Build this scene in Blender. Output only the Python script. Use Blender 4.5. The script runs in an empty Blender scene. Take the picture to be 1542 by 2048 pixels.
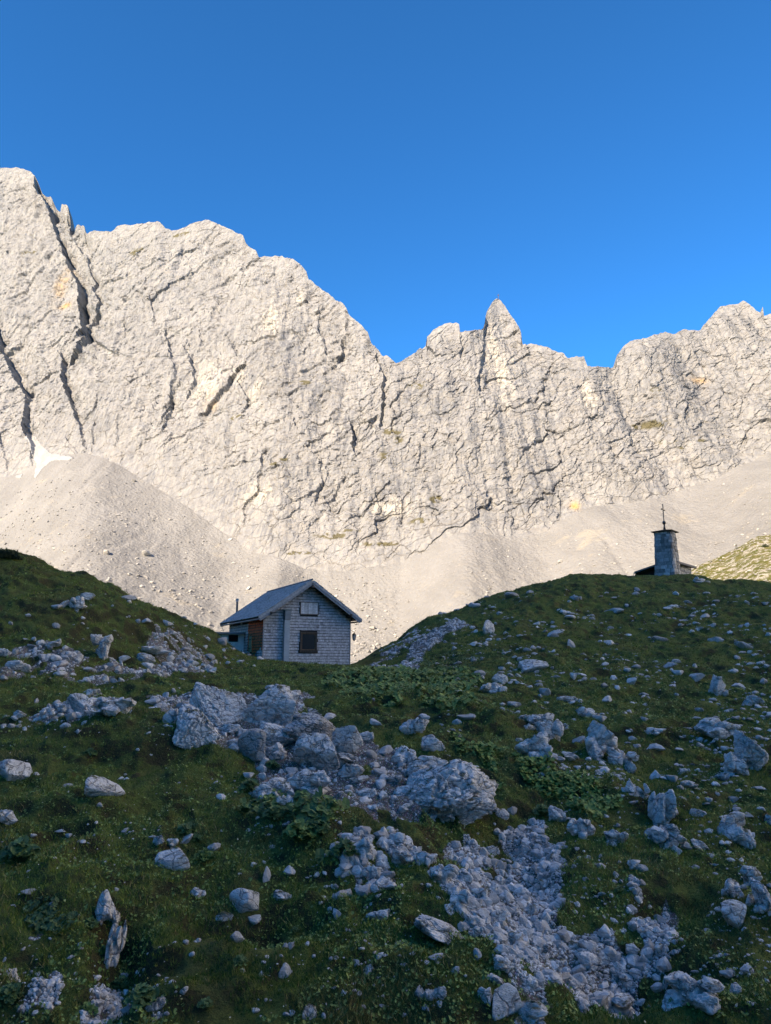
import bpy, bmesh, math, random
import numpy as np
from mathutils import Vector, Matrix
random.seed(7)
RNG = np.random.default_rng(11)
S = bpy.context.scene
COL = S.collection
F, PITCH = 1473.0, math.radians(11.4)
CP, SP = math.cos(PITCH), math.sin(PITCH)
SUN_AZ, SUN_EL = math.radians(38), math.radians(29)   # light travels towards (sin az, cos az)
R = math.radians

# ------------------------------------------------------------------ helpers
def ray(px, py):
    a = (np.asarray(px, float) - 771) / F
    b = (1024 - np.asarray(py, float)) / F
    return a, CP - b * SP, SP + b * CP
def at(px, py, Y):
    a, b, c = ray(px, py)
    return a / b * Y, Y + 0 * a, c / b * Y
def project(P):
    d = P[..., 1] * CP + P[..., 2] * SP
    return 771 + F * P[..., 0] / d, 1024 - F * (-P[..., 1] * SP + P[..., 2] * CP) / d
M32 = np.uint64(0xFFFFFFFF)
def _hash(ix, iy, iz, seed):
    n = (ix.astype(np.int64) * 374761393 + iy.astype(np.int64) * 668265263
         + iz.astype(np.int64) * 1274126177 + seed * 974634777).astype(np.uint64) & M32
    n = ((n ^ (n >> np.uint64(13))) * np.uint64(1274126177)) & M32
    n = ((n ^ (n >> np.uint64(16))) * np.uint64(2246822519)) & M32
    n = n ^ (n >> np.uint64(15))
    return n.astype(np.float64) / 4294967295.0
def vnoise(x, y, z=None, seed=0):
    x = np.asarray(x, float); y = np.asarray(y, float)
    x0 = np.floor(x); y0 = np.floor(y)
    fx = x - x0; fy = y - y0
    fx = fx * fx * fx * (fx * (fx * 6 - 15) + 10); fy = fy * fy * fy * (fy * (fy * 6 - 15) + 10)
    if z is None:
        zz = np.zeros_like(x0)
        h = lambda i, j: _hash(x0 + i, y0 + j, zz, seed)
        return ((h(0, 0) * (1 - fx) + h(1, 0) * fx) * (1 - fy) + (h(0, 1) * (1 - fx) + h(1, 1) * fx) * fy) * 2 - 1
    z = np.asarray(z, float); z0 = np.floor(z); fz = z - z0
    fz = fz * fz * fz * (fz * (fz * 6 - 15) + 10)
    h = lambda i, j, k: _hash(x0 + i, y0 + j, z0 + k, seed)
    lo = (h(0, 0, 0) * (1 - fx) + h(1, 0, 0) * fx) * (1 - fy) + (h(0, 1, 0) * (1 - fx) + h(1, 1, 0) * fx) * fy
    hi = (h(0, 0, 1) * (1 - fx) + h(1, 0, 1) * fx) * (1 - fy) + (h(0, 1, 1) * (1 - fx) + h(1, 1, 1) * fx) * fy
    return (lo * (1 - fz) + hi * fz) * 2 - 1
def fbm(x, y, z=None, seed=0, octs=4, gain=.5):
    s = 0; a = 1; t = 0
    for k in range(octs):
        f = 2.03 ** k
        s = s + a * vnoise(x * f + 17 * k, y * f - 9 * k, None if z is None else z * f, seed + k); t += a; a *= gain
    return s / t
def facets(x, y, seed, tilt=.5, off=.25):
    """flat tilted plates in irregular cells: broken rock"""
    x0 = np.floor(x); y0 = np.floor(y)
    best = np.full(x.shape, 1e9); val = np.zeros(x.shape); sec = np.full(x.shape, 1e9)
    zz = np.zeros_like(x0)
    for i in (-1, 0, 1):
        for j in (-1, 0, 1):
            cx = x0 + i; cy = y0 + j
            px = cx + _hash(cx, cy, zz, seed); py = cy + _hash(cx, cy, zz, seed + 1)
            d = (x - px) ** 2 + (y - py) ** 2
            v = (_hash(cx, cy, zz, seed + 2) - .5) * 2 * off \
                + (_hash(cx, cy, zz, seed + 3) - .5) * 2 * tilt * (x - px) + (_hash(cx, cy, zz, seed + 4) - .5) * 2 * tilt * (y - py)
            m = d < best
            sec = np.where(m, best, np.minimum(sec, d)); val = np.where(m, v, val); best = np.where(m, d, best)
    return val, np.sqrt(sec) - np.sqrt(best)
def sstep(a, b, x):
    t = np.clip((x - a) / (b - a), 0, 1); return t * t * (3 - 2 * t)
def interp(x, pts):
    p = np.array(pts, float); return np.interp(x, p[:, 0], p[:, 1])

def tag(o, label=None, cat=None, group=None, kind=None):
    if label: o['label'] = label
    if cat: o['category'] = cat
    if group: o['group'] = group
    if kind: o['kind'] = kind
    return o
def np_mesh(name, V, Fc, mat=None, smooth=True, attrs=None):
    """V (n,3), Fc (m,k) array -> mesh datablock"""
    me = bpy.data.meshes.new(name)
    V = np.asarray(V, np.float32); Fc = np.asarray(Fc, np.int32)
    m, k = Fc.shape
    me.vertices.add(len(V)); me.vertices.foreach_set('co', V.ravel())
    me.loops.add(m * k); me.loops.foreach_set('vertex_index', Fc.ravel())
    me.polygons.add(m); me.polygons.foreach_set('loop_start', np.arange(0, m * k, k, dtype=np.int32))
    me.polygons.foreach_set('loop_total', np.full(m, k, np.int32))
    me.polygons.foreach_set('use_smooth', np.full(m, smooth, dtype=bool))
    me.update(calc_edges=True)
    for an, arr in (attrs or {}).items():
        arr = np.asarray(arr, np.float32)
        if arr.ndim == 1:
            me.attributes.new(an, 'FLOAT', 'POINT').data.foreach_set('value', arr)
        else:
            me.attributes.new(an, 'FLOAT_COLOR', 'POINT').data.foreach_set('color', arr.ravel())
    if mat: me.materials.append(mat)
    return me
def link(name, me, parent=None):
    o = bpy.data.objects.new(name, me); COL.objects.link(o)
    if parent: o.parent = parent
    return o
def empty(name, loc, rz=0):
    o = bpy.data.objects.new(name, None); COL.objects.link(o); o.location = loc; o.rotation_euler = (0, 0, rz)
    o.empty_display_size = .2
    return o
def grid_faces(nr, nc, wrap=False):
    i = np.arange(nr - 1)[:, None] * nc
    j = np.arange(nc - 1)[None, :]
    a = (i + j).ravel()
    f = np.stack([a, a + 1, a + nc + 1, a + nc], 1)
    if wrap:
        b = np.arange(nr - 1) * nc
        f = np.concatenate([f, np.stack([b + nc - 1, b, b + nc, b + 2 * nc - 1], 1)])
    return f

class MB:
    """collects boxes, prisms and tubes in one mesh, optional vertex colour per piece"""
    def __init__(s): s.v = []; s.f = []; s.c = []
    def add(s, vs, fs, col=(1, 1, 1)):
        n = len(s.v); s.v += [tuple(v) for v in vs]; s.f += [tuple(i + n for i in f) for f in fs]; s.c += [(*col, 1)] * len(vs)
    def box(s, c, d, M=None, col=(1, 1, 1)):
        vs = [Vector((c[0] + x * d[0] / 2, c[1] + y * d[1] / 2, c[2] + z * d[2] / 2)) for x in (-1, 1) for y in (-1, 1) for z in (-1, 1)]
        if M: vs = [M @ v for v in vs]
        s.add(vs, [(0, 1, 3, 2), (4, 6, 7, 5), (0, 4, 5, 1), (2, 3, 7, 6), (0, 2, 6, 4), (1, 5, 7, 3)], col)
    def hexa(s, p, col=(1, 1, 1)):
        """8 points: bottom ring 0-3, top ring 4-7"""
        s.add(p, [(3, 2, 1, 0), (4, 5, 6, 7), (0, 1, 5, 4), (1, 2, 6, 5), (2, 3, 7, 6), (3, 0, 4, 7)], col)
    def tube(s, pts, rad, n=10, col=(1, 1, 1)):
        pts = [Vector(p) for p in pts]; rs = rad if isinstance(rad, (list, tuple)) else [rad] * len(pts)
        rings = []
        for i, p in enumerate(pts):
            d = (pts[min(i + 1, len(pts) - 1)] - pts[max(i - 1, 0)]).normalized()
            u = d.orthogonal().normalized(); w = d.cross(u)
            rings.append([p + (u * math.cos(2 * math.pi * k / n) + w * math.sin(2 * math.pi * k / n)) * rs[i] for k in range(n)])
        vs = [v for r in rings for v in r]; fs = []
        for i in range(len(pts) - 1):
            for k in range(n):
                fs.append((i * n + k, i * n + (k + 1) % n, (i + 1) * n + (k + 1) % n, (i + 1) * n + k))
        fs.append(tuple(range(n - 1, -1, -1))); fs.append(tuple((len(pts) - 1) * n + k for k in range(n)))
        s.add(vs, fs, col)
    def lathe(s, prof, c=(0, 0, 0), n=14, col=(1, 1, 1)):
        s.tube_prof(prof, c, n, col)
    def tube_prof(s, prof, c, n, col):
        vs = [(c[0] + r * math.cos(2 * math.pi * k / n), c[1] + r * math.sin(2 * math.pi * k / n), c[2] + z) for r, z in prof for k in range(n)]
        fs = [(i * n + k, i * n + (k + 1) % n, (i + 1) * n + (k + 1) % n, (i + 1) * n + k) for i in range(len(prof) - 1) for k in range(n)]
        fs.append(tuple(range(n - 1, -1, -1))); fs.append(tuple((len(prof) - 1) * n + k for k in range(n)))
        s.add(vs, fs, col)
    def build(s, name, mat, parent=None, smooth=False):
        me = bpy.data.meshes.new(name); me.from_pydata(s.v, [], s.f); me.materials.append(mat)
        a = me.attributes.new('tint', 'FLOAT_COLOR', 'POINT'); a.data.foreach_set('color', np.array(s.c, np.float32).ravel())
        if smooth: me.polygons.foreach_set('use_smooth', [True] * len(me.polygons))
        me.update()
        return link(name, me, parent)

# ------------------------------------------------------------------ materials
class NT:
    def __init__(s, name, rough=.9, spec=.2):
        s.m = bpy.data.materials.new(name); s.m.use_nodes = True; s.t = s.m.node_tree; s.b = s.t.nodes['Principled BSDF']
        s.b.inputs['Roughness'].default_value = rough; s.b.inputs['Specular IOR Level'].default_value = spec
    def n(s, ty, ins=None, **kw):
        nd = s.t.nodes.new(ty)
        for k, v in kw.items(): setattr(nd, k, v)
        for k, v in (ins or {}).items():
            if hasattr(v, 'is_output') or isinstance(v, bpy.types.NodeSocket): s.t.links.new(v, nd.inputs[k])
            else: nd.inputs[k].default_value = v
        return nd
    def pos(s): return s.n('ShaderNodeNewGeometry').outputs['Position']
    def obj(s): return s.n('ShaderNodeTexCoord').outputs['Object']
    def map(s, vec, scale=(1, 1, 1), rot=(0, 0, 0)):
        return s.n('ShaderNodeMapping', {'Vector': vec, 'Scale': scale, 'Rotation': rot}).outputs[0]
    def noise(s, vec, scale, detail=5, rough=.55, dist=0.):
        return s.n('ShaderNodeTexNoise', {'Vector': vec, 'Scale': scale, 'Detail': detail, 'Roughness': rough, 'Distortion': dist}).outputs['Fac']
    def vor(s, vec, scale, feature='F1', out='Distance', rnd=1.):
        return s.n('ShaderNodeTexVoronoi', {'Vector': vec, 'Scale': scale, 'Randomness': rnd}, feature=feature).outputs[out]
    def ramp(s, fac, stops):
        nd = s.n('ShaderNodeValToRGB', {'Fac': fac}); cr = nd.color_ramp
        for i, (p, c) in enumerate(stops):
            e = cr.elements[i] if i < 2 else cr.elements.new(p)
            e.position = p; e.color = (*c, 1) if len(c) == 3 else c
        return nd.outputs[0]
    def rng(s, fac, a, b, lo=0., hi=1.):
        return s.n('ShaderNodeMapRange', {'Value': fac, 'From Min': a, 'From Max': b, 'To Min': lo, 'To Max': hi}).outputs[0]
    def mix(s, fac, a, b, mode='MIX'):
        nd = s.n('ShaderNodeMix', data_type='RGBA', blend_type=mode)
        for k, v in ((0, fac), (6, a), (7, b)):
            if isinstance(v, bpy.types.NodeSocket): s.t.links.new(v, nd.inputs[k])
            else: nd.inputs[k].default_value = (*v, 1) if isinstance(v, tuple) and len(v) == 3 else v
        return nd.outputs[2]
    def math(s, op, a, b=0., c=None):
        nd = s.n('ShaderNodeMath', operation=op)
        for k, v in ((0, a), (1, b)) + (((2, c),) if c is not None else ()):
            if isinstance(v, bpy.types.NodeSocket): s.t.links.new(v, nd.inputs[k])
            else: nd.inputs[k].default_value = v
        return nd.outputs[0]
    def warp(s, vec, scale, amt):
        nz = s.n('ShaderNodeTexNoise', {'Vector': vec, 'Scale': scale, 'Detail': 3.}).outputs['Color']
        v = s.n('ShaderNodeVectorMath', {0: nz, 1: (-.5, -.5, -.5)}, operation='ADD').outputs[0]
        v = s.n('ShaderNodeVectorMath', {0: v, 'Scale': amt}, operation='SCALE').outputs[0]
        return s.n('ShaderNodeVectorMath', {0: vec, 1: v}, operation='ADD').outputs[0]
    def attr(s, name, out='Fac'): return s.n('ShaderNodeAttribute', attribute_name=name).outputs[out]
    def color(s, c):
        if isinstance(c, bpy.types.NodeSocket): s.t.links.new(c, s.b.inputs['Base Color'])
        else: s.b.inputs['Base Color'].default_value = (*c, 1)
    def bump(s, h, dist, strength=1., prev=None):
        ins = {'Height': h, 'Distance': dist, 'Strength': strength}
        if prev is not None: ins['Normal'] = prev
        o = s.n('ShaderNodeBump', ins).outputs[0]; s.t.links.new(o, s.b.inputs['Normal']); return o

def mat_rock(name, light=(.78, .76, .73), mid=(.64, .625, .60), dark=(.10, .093, .085), moss=.0):
    n = NT(name, .92, .15); p = n.pos()
    rnd = n.n('ShaderNodeObjectInfo').outputs['Random']
    w = n.warp(p, 1.6, .5)
    big = n.noise(w, 1.3, 6, .6)
    c = n.mix(n.rng(big, .38, .62), mid, light)
    fine = n.noise(p, 14, 6, .7)
    c = n.mix(n.rng(fine, .38, .58, .4, 0.), c, n.mix(.5, mid, dark))
    # bedding / weathering seams, tilted
    sv = n.map(w, (1.0, 1.0, 4.2), (.5, .35, .3))
    seam = n.noise(sv, 2.1, 8, .72)
    c = n.mix(n.rng(seam, .39, .46, .62, 0.), c, dark)
    cr = n.vor(n.map(n.warp(p, 3., .35), (1, 1, 1.6), (.3, .5, 0)), 2.6, 'DISTANCE_TO_EDGE')
    c = n.mix(n.rng(cr, .0, .035, .65, 0.), c, dark)
    pale = n.noise(w, 5.5, 3, .5)
    c = n.mix(n.rng(pale, .60, .70, 0., .55), c, (.62, .60, .57))
    c = n.mix(n.rng(rnd, 0., 1., 0., .22), c, mid)
    if moss:
        z = n.n('ShaderNodeSeparateXYZ', {0: n.n('ShaderNodeNewGeometry').outputs['Normal']}).outputs[2]
        mk = n.math('MULTIPLY', n.rng(z, .35, .8), n.rng(n.noise(p, 3.2, 5, .65), .54, .60))
        c = n.mix(n.math('MULTIPLY', mk, moss), c, n.mix(n.noise(p, 9, 3), (.05, .06, .018), (.12, .10, .035)))
    n.color(c)
    b = n.bump(seam, .10, .8); b = n.bump(n.rng(cr, 0., .06), .05, .8, b); n.bump(fine, .035, .7, b)
    return n.m
ROCK = mat_rock('limestone', moss=.9)
ROCK_DARK = mat_rock('weathered_limestone', (.54, .52, .495), (.38, .37, .355), moss=.5)
def mat_stone():
    n = NT('rubble_stone', .92, .15); p = n.pos(); v = n.math('ADD', n.attr('vary'), n.math('MULTIPLY', n.n('ShaderNodeObjectInfo').outputs['Random'], .8))
    c = n.ramp(v, [(0., (.29, .283, .27)), (.35, (.43, .42, .405)), (.7, (.55, .54, .525)), (1., (.70, .69, .675))])
    f = n.noise(p, 9, 5, .65); c = n.mix(n.rng(f, .40, .60, .5, 0.), c, (.20, .19, .175))
    n.color(c); n.bump(f, .04, .8); return n.m
STONE = mat_stone()

def mat_attr(name, rough=.85, bump_scale=0, bump=.0, spec=.2, vary=.25, scale=30.):
    n = NT(name, rough, spec)
    c = n.attr('tint', 'Color')
    if vary:
        k = n.noise(n.pos(), scale, 4, .6)
        c = n.mix(1., c, n.mix(n.rng(k, .3, .7), (1 - vary,) * 3, (1 + vary,) * 3), 'MULTIPLY')
    n.color(c)
    if bump: n.bump(n.noise(n.pos(), bump_scale, 4, .6), bump, .8)
    return n.m
# ------------------------------------------------------------------ ground height
LCREST = [(-420, 1010), (-200, 1070), (0, 1111), (61, 1119), (88, 1130), (101, 1142), (135, 1152), (165, 1149), (189, 1160), (229, 1174), (263, 1195),
          (303, 1215), (364, 1245), (388, 1254), (421, 1265), (452, 1289), (474, 1309), (500, 1316)]
RCREST = [(712, 1330), (745, 1312), (790, 1290), (820, 1262), (848, 1243), (890, 1234), (936, 1217), (956, 1205), (1011, 1190), (1041, 1177), (1091, 1170), (1141, 1154),
          (1196, 1154), (1271, 1157), (1330, 1156), (1391, 1157), (1431, 1165), (1481, 1163), (1542, 1170), (1750, 1165), (2000, 1160)]
cps = []
def cp(px, py, Y): x, y, z = at(px, py, Y); cps.append((float(x), float(y), float(z)))
for px, col in {
    -500: [(1950, 10.3), (1800, 12), (1600, 15), (1420, 21), (1300, 27), (1180, 33)],
    -150: [(2048, 10.0), (1800, 12.6), (1600, 16), (1420, 22), (1330, 27), (1200, 33)],
    20: [(2048, 10.3), (1900, 11.7), (1800, 12.9), (1700, 14.3), (1600, 16.3), (1500, 19.2), (1420, 23), (1365, 26.5), (1310, 28.5), (1200, 33.5)],
    200: [(2048, 10.4), (1900, 11.7), (1800, 12.9), (1700, 14.4), (1600, 16.6), (1500, 19.6), (1420, 23), (1365, 28), (1300, 31), (1230, 35)],
    350: [(2048, 10.5), (1900, 11.9), (1800, 13.1), (1700, 14.7), (1600, 16.9), (1500, 20), (1420, 24), (1372, 30), (1310, 35)],
    500: [(2048, 10.6), (1900, 12.1), (1800, 13.4), (1700, 15), (1600, 17.3), (1500, 20.7), (1420, 25.5), (1380, 30), (1345, 39)],
    640: [(2048, 10.7), (1900, 12.3), (1800, 13.7), (1700, 15.2), (1600, 17.6), (1500, 21), (1420, 26), (1380, 30), (1350, 37)],
    800: [(2048, 10.8), (1900, 12.4), (1800, 13.9), (1700, 15.5), (1600, 17.8), (1500, 21.2), (1420, 25.5), (1380, 29.5), (1350, 35), (1333, 45)],
    1000: [(2048, 10.9), (1900, 12.6), (1800, 14.2), (1700, 15.8), (1600, 18.3), (1500, 22), (1420, 27), (1340, 37), (1270, 50)],
    1200: [(2048, 11), (1900, 12.7), (1800, 14.3), (1700, 16.2), (1600, 19), (1500, 23), (1420, 28.5), (1340, 38), (1250, 54)],
    1400: [(2048, 10.7), (1900, 12.5), (1800, 14.2), (1700, 16.3), (1600, 19.3), (1500, 23.6), (1420, 29), (1340, 38.5), (1250, 53)],
    1600: [(2048, 10.5), (1900, 12.3), (1800, 14.1), (1700, 16.2), (1600, 19.1), (1500, 23.3), (1420, 28.5), (1340, 37), (1250, 51)],
    2000: [(1900, 12), (1600, 18), (1420, 27), (1250, 45)]}.items():
    for py, Y in col: cp(px, py, Y)
for px, py in LCREST:
    Y = np.interp(px, [-420, 0, 100, 300, 420, 500], [38, 40, 41, 44, 47, 51])
    cp(px, py, Y); x, y, z = at(px, py, Y)
    for k, dz in ((1.14, -.9), (1.4, -5)): cps.append((x * k, y * k, z * k * .98 + dz))
for px, py in RCREST:
    Y = np.interp(px, [712, 820, 1000, 1150, 1330, 1542, 2000], [57, 61, 66, 72, 76, 64, 56])
    cp(px, py, Y); x, y, z = at(px, py, Y)
    for k, dz in ((1.14, -1.2), (1.35, -6)): cps.append((x * k, y * k, z * k * .98 + dz))
for px, py, Y in ((525, 1322, 47.6), (612, 1327, 49.5), (700, 1336, 51), (480, 1320, 54), (560, 1323, 56), (640, 1328, 57), (600, 1336, 43), (700, 1340, 45), (520, 1334, 42), (450, 1345, 40)): cp(px, py, Y)
for px in (540, 600, 680):
    x, y, z = at(px, 1340, 64); cps.append((x, y, -1.6)); x, y, z = at(px, 1340, 90); cps.append((x, y, -9))
for a in (-40, -22, 0, 22, 40):
    for r, z in ((1.5, -1.65), (3, -2.2), (6, -3.6), (8, -4.2), (200, -22), (600, -24), (3000, -24)):
        cps.append((r * math.sin(R(a)), r * math.cos(R(a)), z))
CPS = np.array(cps, float)
def _feat(X, Y):
    r = np.hypot(X, Y); th = np.clip(np.arctan2(X, Y), -.80, .80); return th * 2.6, np.log(r), r
fa, fb, fr = _feat(CPS[:, 0], CPS[:, 1])
def _k(d2): return np.where(d2 > 1e-12, .5 * d2 * np.log(np.maximum(d2, 1e-12)), 0)
nC = len(CPS)
A = np.zeros((nC + 3, nC + 3)); A[:nC, :nC] = _k((fa[:, None] - fa) ** 2 + (fb[:, None] - fb) ** 2) + np.eye(nC) * 2e-4
Pm = np.stack([np.ones(nC), fa, fb], 1); A[:nC, nC:] = Pm; A[nC:, :nC] = Pm.T
TPS = np.linalg.solve(A, np.concatenate([CPS[:, 2] / fr, np.zeros(3)]))
def base_z(X, Y):
    sh = np.shape(X); X = np.ravel(X); Y = np.ravel(Y); out = np.empty(len(X))
    for i in range(0, len(X), 20000):
        a, b, r = _feat(X[i:i + 20000], Y[i:i + 20000])
        K = _k((a[:, None] - fa) ** 2 + (b[:, None] - fb) ** 2)
        out[i:i + 20000] = (K @ TPS[:nC] + TPS[nC] + TPS[nC + 1] * a + TPS[nC + 2] * b) * r
    return out.reshape(sh)
def march(px, py, zf, y0=8.5, y1=100, n=700):
    a, b, c = ray(px, py); Y = np.exp(np.linspace(math.log(y0), math.log(y1), n))
    z = zf(a / b * Y, Y); hit = np.nonzero(c / b * Y <= z)[0]
    k = hit[0] if len(hit) else int(np.argmin(c / b * Y - z)); return (float(a / b * Y[k]), float(Y[k]))
# features: (polyline px, half width m, amplitude m)
FEAT = [([(300, 1500), (430, 1530), (560, 1640), (700, 1740), (880, 1850), (1010, 1950)], 1.3, .50),
        ([(150, 1500), (330, 1475)], 1.5, .35), ([(40, 1640), (300, 1600)], 1.3, .22),
        ([(1000, 1655), (1070, 1760), (1130, 1880), (1200, 1960)], 1.25, -.50), ([(1310, 1830), (1240, 1950)], .7, -.35),
        ([(930, 1450), (985, 1460)], .9, .40), ([(1190, 1770), (1210, 1850)], 1.0, .45), ([(790, 1665), (860, 1665)], .9, .25),
        ([(245, 1860), (245, 2000)], .35, -.55), ([(440, 1860), (530, 1850)], .40, -.40), ([(180, 1250), (330, 1265)], 2.0, .7),
        ([(230, 1300), (330, 1320)], 2.0, -.45), ([(420, 1470), (520, 1560), (560, 1640)], .9, -.35), ([(1290, 1960), (1390, 1960)], .5, -.35),
        ([(1380, 2030), (1542, 2000)], .9, .25), ([(850, 2020), (1100, 2040)], .8, .2), ([(1100, 1560), (1300, 1620)], 1.6, .25),
        ([(380, 2000), (700, 1990)], .8, .25), ([(700, 1400), (900, 1420)], 2.2, .2), ([(0, 1760), (160, 1790)], .7, .2)]
FEAT = [([march(px, py, base_z) for px, py in pl], w, a) for pl, w, a in FEAT]
def seg_dist(X, Y, pl):
    d = np.full(np.shape(X), 1e9)
    for (x0, y0), (x1, y1) in zip(pl[:-1], pl[1:]):
        dx, dy = x1 - x0, y1 - y0; t = np.clip(((X - x0) * dx + (Y - y0) * dy) / (dx * dx + dy * dy + 1e-9), 0, 1)
        d = np.minimum(d, np.hypot(X - x0 - t * dx, Y - y0 - t * dy))
    return d
def ground_z(X, Y):
    z = base_z(X, Y); r = np.hypot(X, Y)
    for pl, w, a in FEAT: z = z + a * np.exp(-(seg_dist(X, Y, pl) / w) ** 2)
    hut = np.exp(-((X + 6) / 6.5) ** 2 - ((Y - 51) / 7.0) ** 2)
    nf = sstep(4, 9, r) * (1 - .85 * hut)
    z = z + nf * (.34 * fbm(X / 4.2, Y / 4.2, seed=3, octs=2) * sstep(9, 16, r))
    lump = fbm(X / 1.25, Y / 1.25, seed=9, octs=3)
    z = z + nf * .22 * (1 - np.abs(lump) * 2.2)
    terr = fbm(X / 2.2, Y / .8, seed=21, octs=3); z = z + nf * .17 * terr
    z = z + nf * (.07 * fbm(X / .33, Y / .33, seed=30, octs=3) - .13 * np.maximum(0, fbm(X / .7, Y / .5, seed=35, octs=3) - .12))
    return z

th = np.concatenate([np.linspace(-math.pi, -.80, 60)[:-1], np.linspace(-.80, .80, 860), np.linspace(.80, math.pi, 60)[1:-1]])
rr = np.concatenate([[.05, .8], np.exp(np.linspace(math.log(1.6), math.log(8.6), 30)), np.exp(np.linspace(math.log(8.7), math.log(92), 620)), np.exp(np.linspace(math.log(96), math.log(4000), 40))])
TH, RR = np.meshgrid(th, rr); GX = RR * np.sin(TH); GY = RR * np.cos(TH); GZ = ground_z(GX, GY)
GZ[RR < 1.4] = -1.65
# rubble / path areas in world coordinates
POLY = dict(
 gully=[(985, 1650), (1075, 1640), (1125, 1690), (1118, 1770), (1110, 1830), (1160, 1872), (1250, 1880), (1275, 1830), (1330, 1815), (1350, 1880), (1325, 1950), (1285, 2005), (1150, 2012), (1040, 1980), (985, 1895), (905, 1830), (880, 1770), (950, 1745), (895, 1700), (920, 1680), (1000, 1735), (1020, 1700)],
 boulders=[(300, 1395), (420, 1385), (610, 1385), (640, 1440), (740, 1480), (830, 1510), (860, 1580), (860, 1625), (790, 1650), (690, 1610), (560, 1600), (500, 1540), (520, 1500), (430, 1490), (340, 1440)],
 bank=[(60, 1292), (130, 1280), (180, 1320), (230, 1300), (290, 1300), (300, 1255), (350, 1258), (420, 1290), (430, 1350), (360, 1350), (250, 1366), (100, 1352), (0, 1345), (0, 1320)],
 ledge=[(60, 1440), (110, 1405), (250, 1405), (265, 1430), (160, 1450)],
 path=[(912, 1236), (862, 1260), (822, 1290), (804, 1326), (775, 1332), (745, 1331), (748, 1338), (800, 1345), (838, 1343), (850, 1305), (888, 1276), (940, 1250)],
 corner=[(20, 1890), (70, 1880), (100, 1960), (100, 2040), (20, 2048)],
 corner2=[(190, 1950), (240, 1950), (320, 2010), (340, 2048), (200, 2048)],
 heap=[(670, 1690), (740, 1665), (775, 1730), (770, 1785), (700, 1780)],
 trickle=[(1240, 1740), (1285, 1740), (1290, 1830), (1262, 1860)],
 crest=[(700, 1332), (745, 1308), (800, 1280), (840, 1250), (880, 1240), (860, 1270), (800, 1310), (760, 1325)],
 knob=[(780, 1680), (830, 1690), (865, 1730), (800, 1735)])
WPOLY = {k: np.array([march(px, py, ground_z) for px, py in v]) for k, v in POLY.items()}
def inside(X, Y, pl):
    c = np.zeros(np.shape(X), bool); n = len(pl)
    for i in range(n):
        x0, y0 = pl[i]; x1, y1 = pl[i - 1]
        m = ((y0 > Y) != (y1 > Y)); c ^= m & (X < (x1 - x0) * (Y - y0) / (y1 - y0 + 1e-12) + x0)
    return c
def gravel_mask(X, Y):
    wx = X + .35 * fbm(X / .9, Y / .9, seed=51, octs=3); wy = Y + .45 * fbm(X / .9, Y / .9, seed=61, octs=3)
    g = np.zeros(np.shape(X)); pt = .55 + .9 * fbm(X / .8, Y / 1.1, seed=71, octs=3)
    for k, pl in WPOLY.items():
        w = {'gully': 1., 'path': 1., 'corner': .75, 'corner2': .75, 'trickle': .5, 'boulders': .75, 'crest': .22, 'bank': .46}.get(k, .7)
        m = (inside(X + .3 * (wx - X), Y + .3 * (wy - Y), pl) if k == 'path' else inside(wx, wy, pl)).astype(float)
        g = np.maximum(g, m * np.where(pt > 1.0 - w, 1., 0.))
    return g
GM = np.zeros(GX.shape); near = (RR > 8.5) & (RR < 95); GM[near] = gravel_mask(GX[near], GY[near])

g = NT('alpine_turf', .95, .1); p = g.pos()
n1 = g.noise(p, .55, 4, .6); n2 = g.noise(p, 3.2, 6, .65); n3 = g.noise(p, 22, 5, .7)
c = g.mix(g.rng(n2, .35, .65), (.080, .118, .030), (.135, .172, .045))
c = g.mix(g.rng(n1, .48, .64, 0., .7), c, (.095, .095, .035))
c = g.mix(g.rng(n3, .35, .65, .6, 0.), c, (.030, .034, .014))
earth = g.noise(p, 1.7, 6, .7)
c = g.mix(g.rng(earth, .60, .66, 0., .75), c, (.060, .042, .026))
zn = g.n('ShaderNodeSeparateXYZ', {0: g.n('ShaderNodeNewGeometry').outputs['True Normal']}).outputs[2]
c = g.mix(g.rng(zn, .62, .80, .8, 0.), c, (.040, .030, .020))
sm = g.vor(g.warp(p, 9, .05), 26, 'F1'); pebc = g.vor(p, 26, 'F1', 'Color')
peb = g.mix(g.rng(sm, .0, .45), (.52, .51, .49), (.12, .11, .098)); peb = g.mix(.25, peb, pebc, 'SOFT_LIGHT')
c = g.mix(g.rng(g.attr('gravel'), .25, .6), c, peb)
g.color(c); b = g.bump(n3, .05, 1.); g.bump(n2, .12, .6, b)
ground = link('ground', np_mesh('ground', np.stack([GX, GY, GZ], -1).reshape(-1, 3), grid_faces(len(rr), len(th), True)[:, ::-1], g.m, True, {'gravel': GM.ravel()}))
tag(ground, kind='structure')
NV, NF, VV, VF = len(rr), len(th), GZ, None
def gz(X, Y):
    """bilinear look-up of the finished ground mesh"""
    X = np.asarray(X, float); Y = np.asarray(Y, float); a = np.arctan2(X, Y); r = np.hypot(X, Y)
    j = np.clip(np.searchsorted(th, a) - 1, 0, len(th) - 2); i = np.clip(np.searchsorted(rr, r) - 1, 0, len(rr) - 2)
    fx = (a - th[j]) / (th[j + 1] - th[j]); fy = (r - rr[i]) / (rr[i + 1] - rr[i])
    return (GZ[i, j] * (1 - fx) + GZ[i, j + 1] * fx) * (1 - fy) + (GZ[i + 1, j] * (1 - fx) + GZ[i + 1, j + 1] * fx) * fy
def hit(px, py): x, y = march(px, py, gz, n=900); return x, y, float(gz(x, y))

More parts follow.
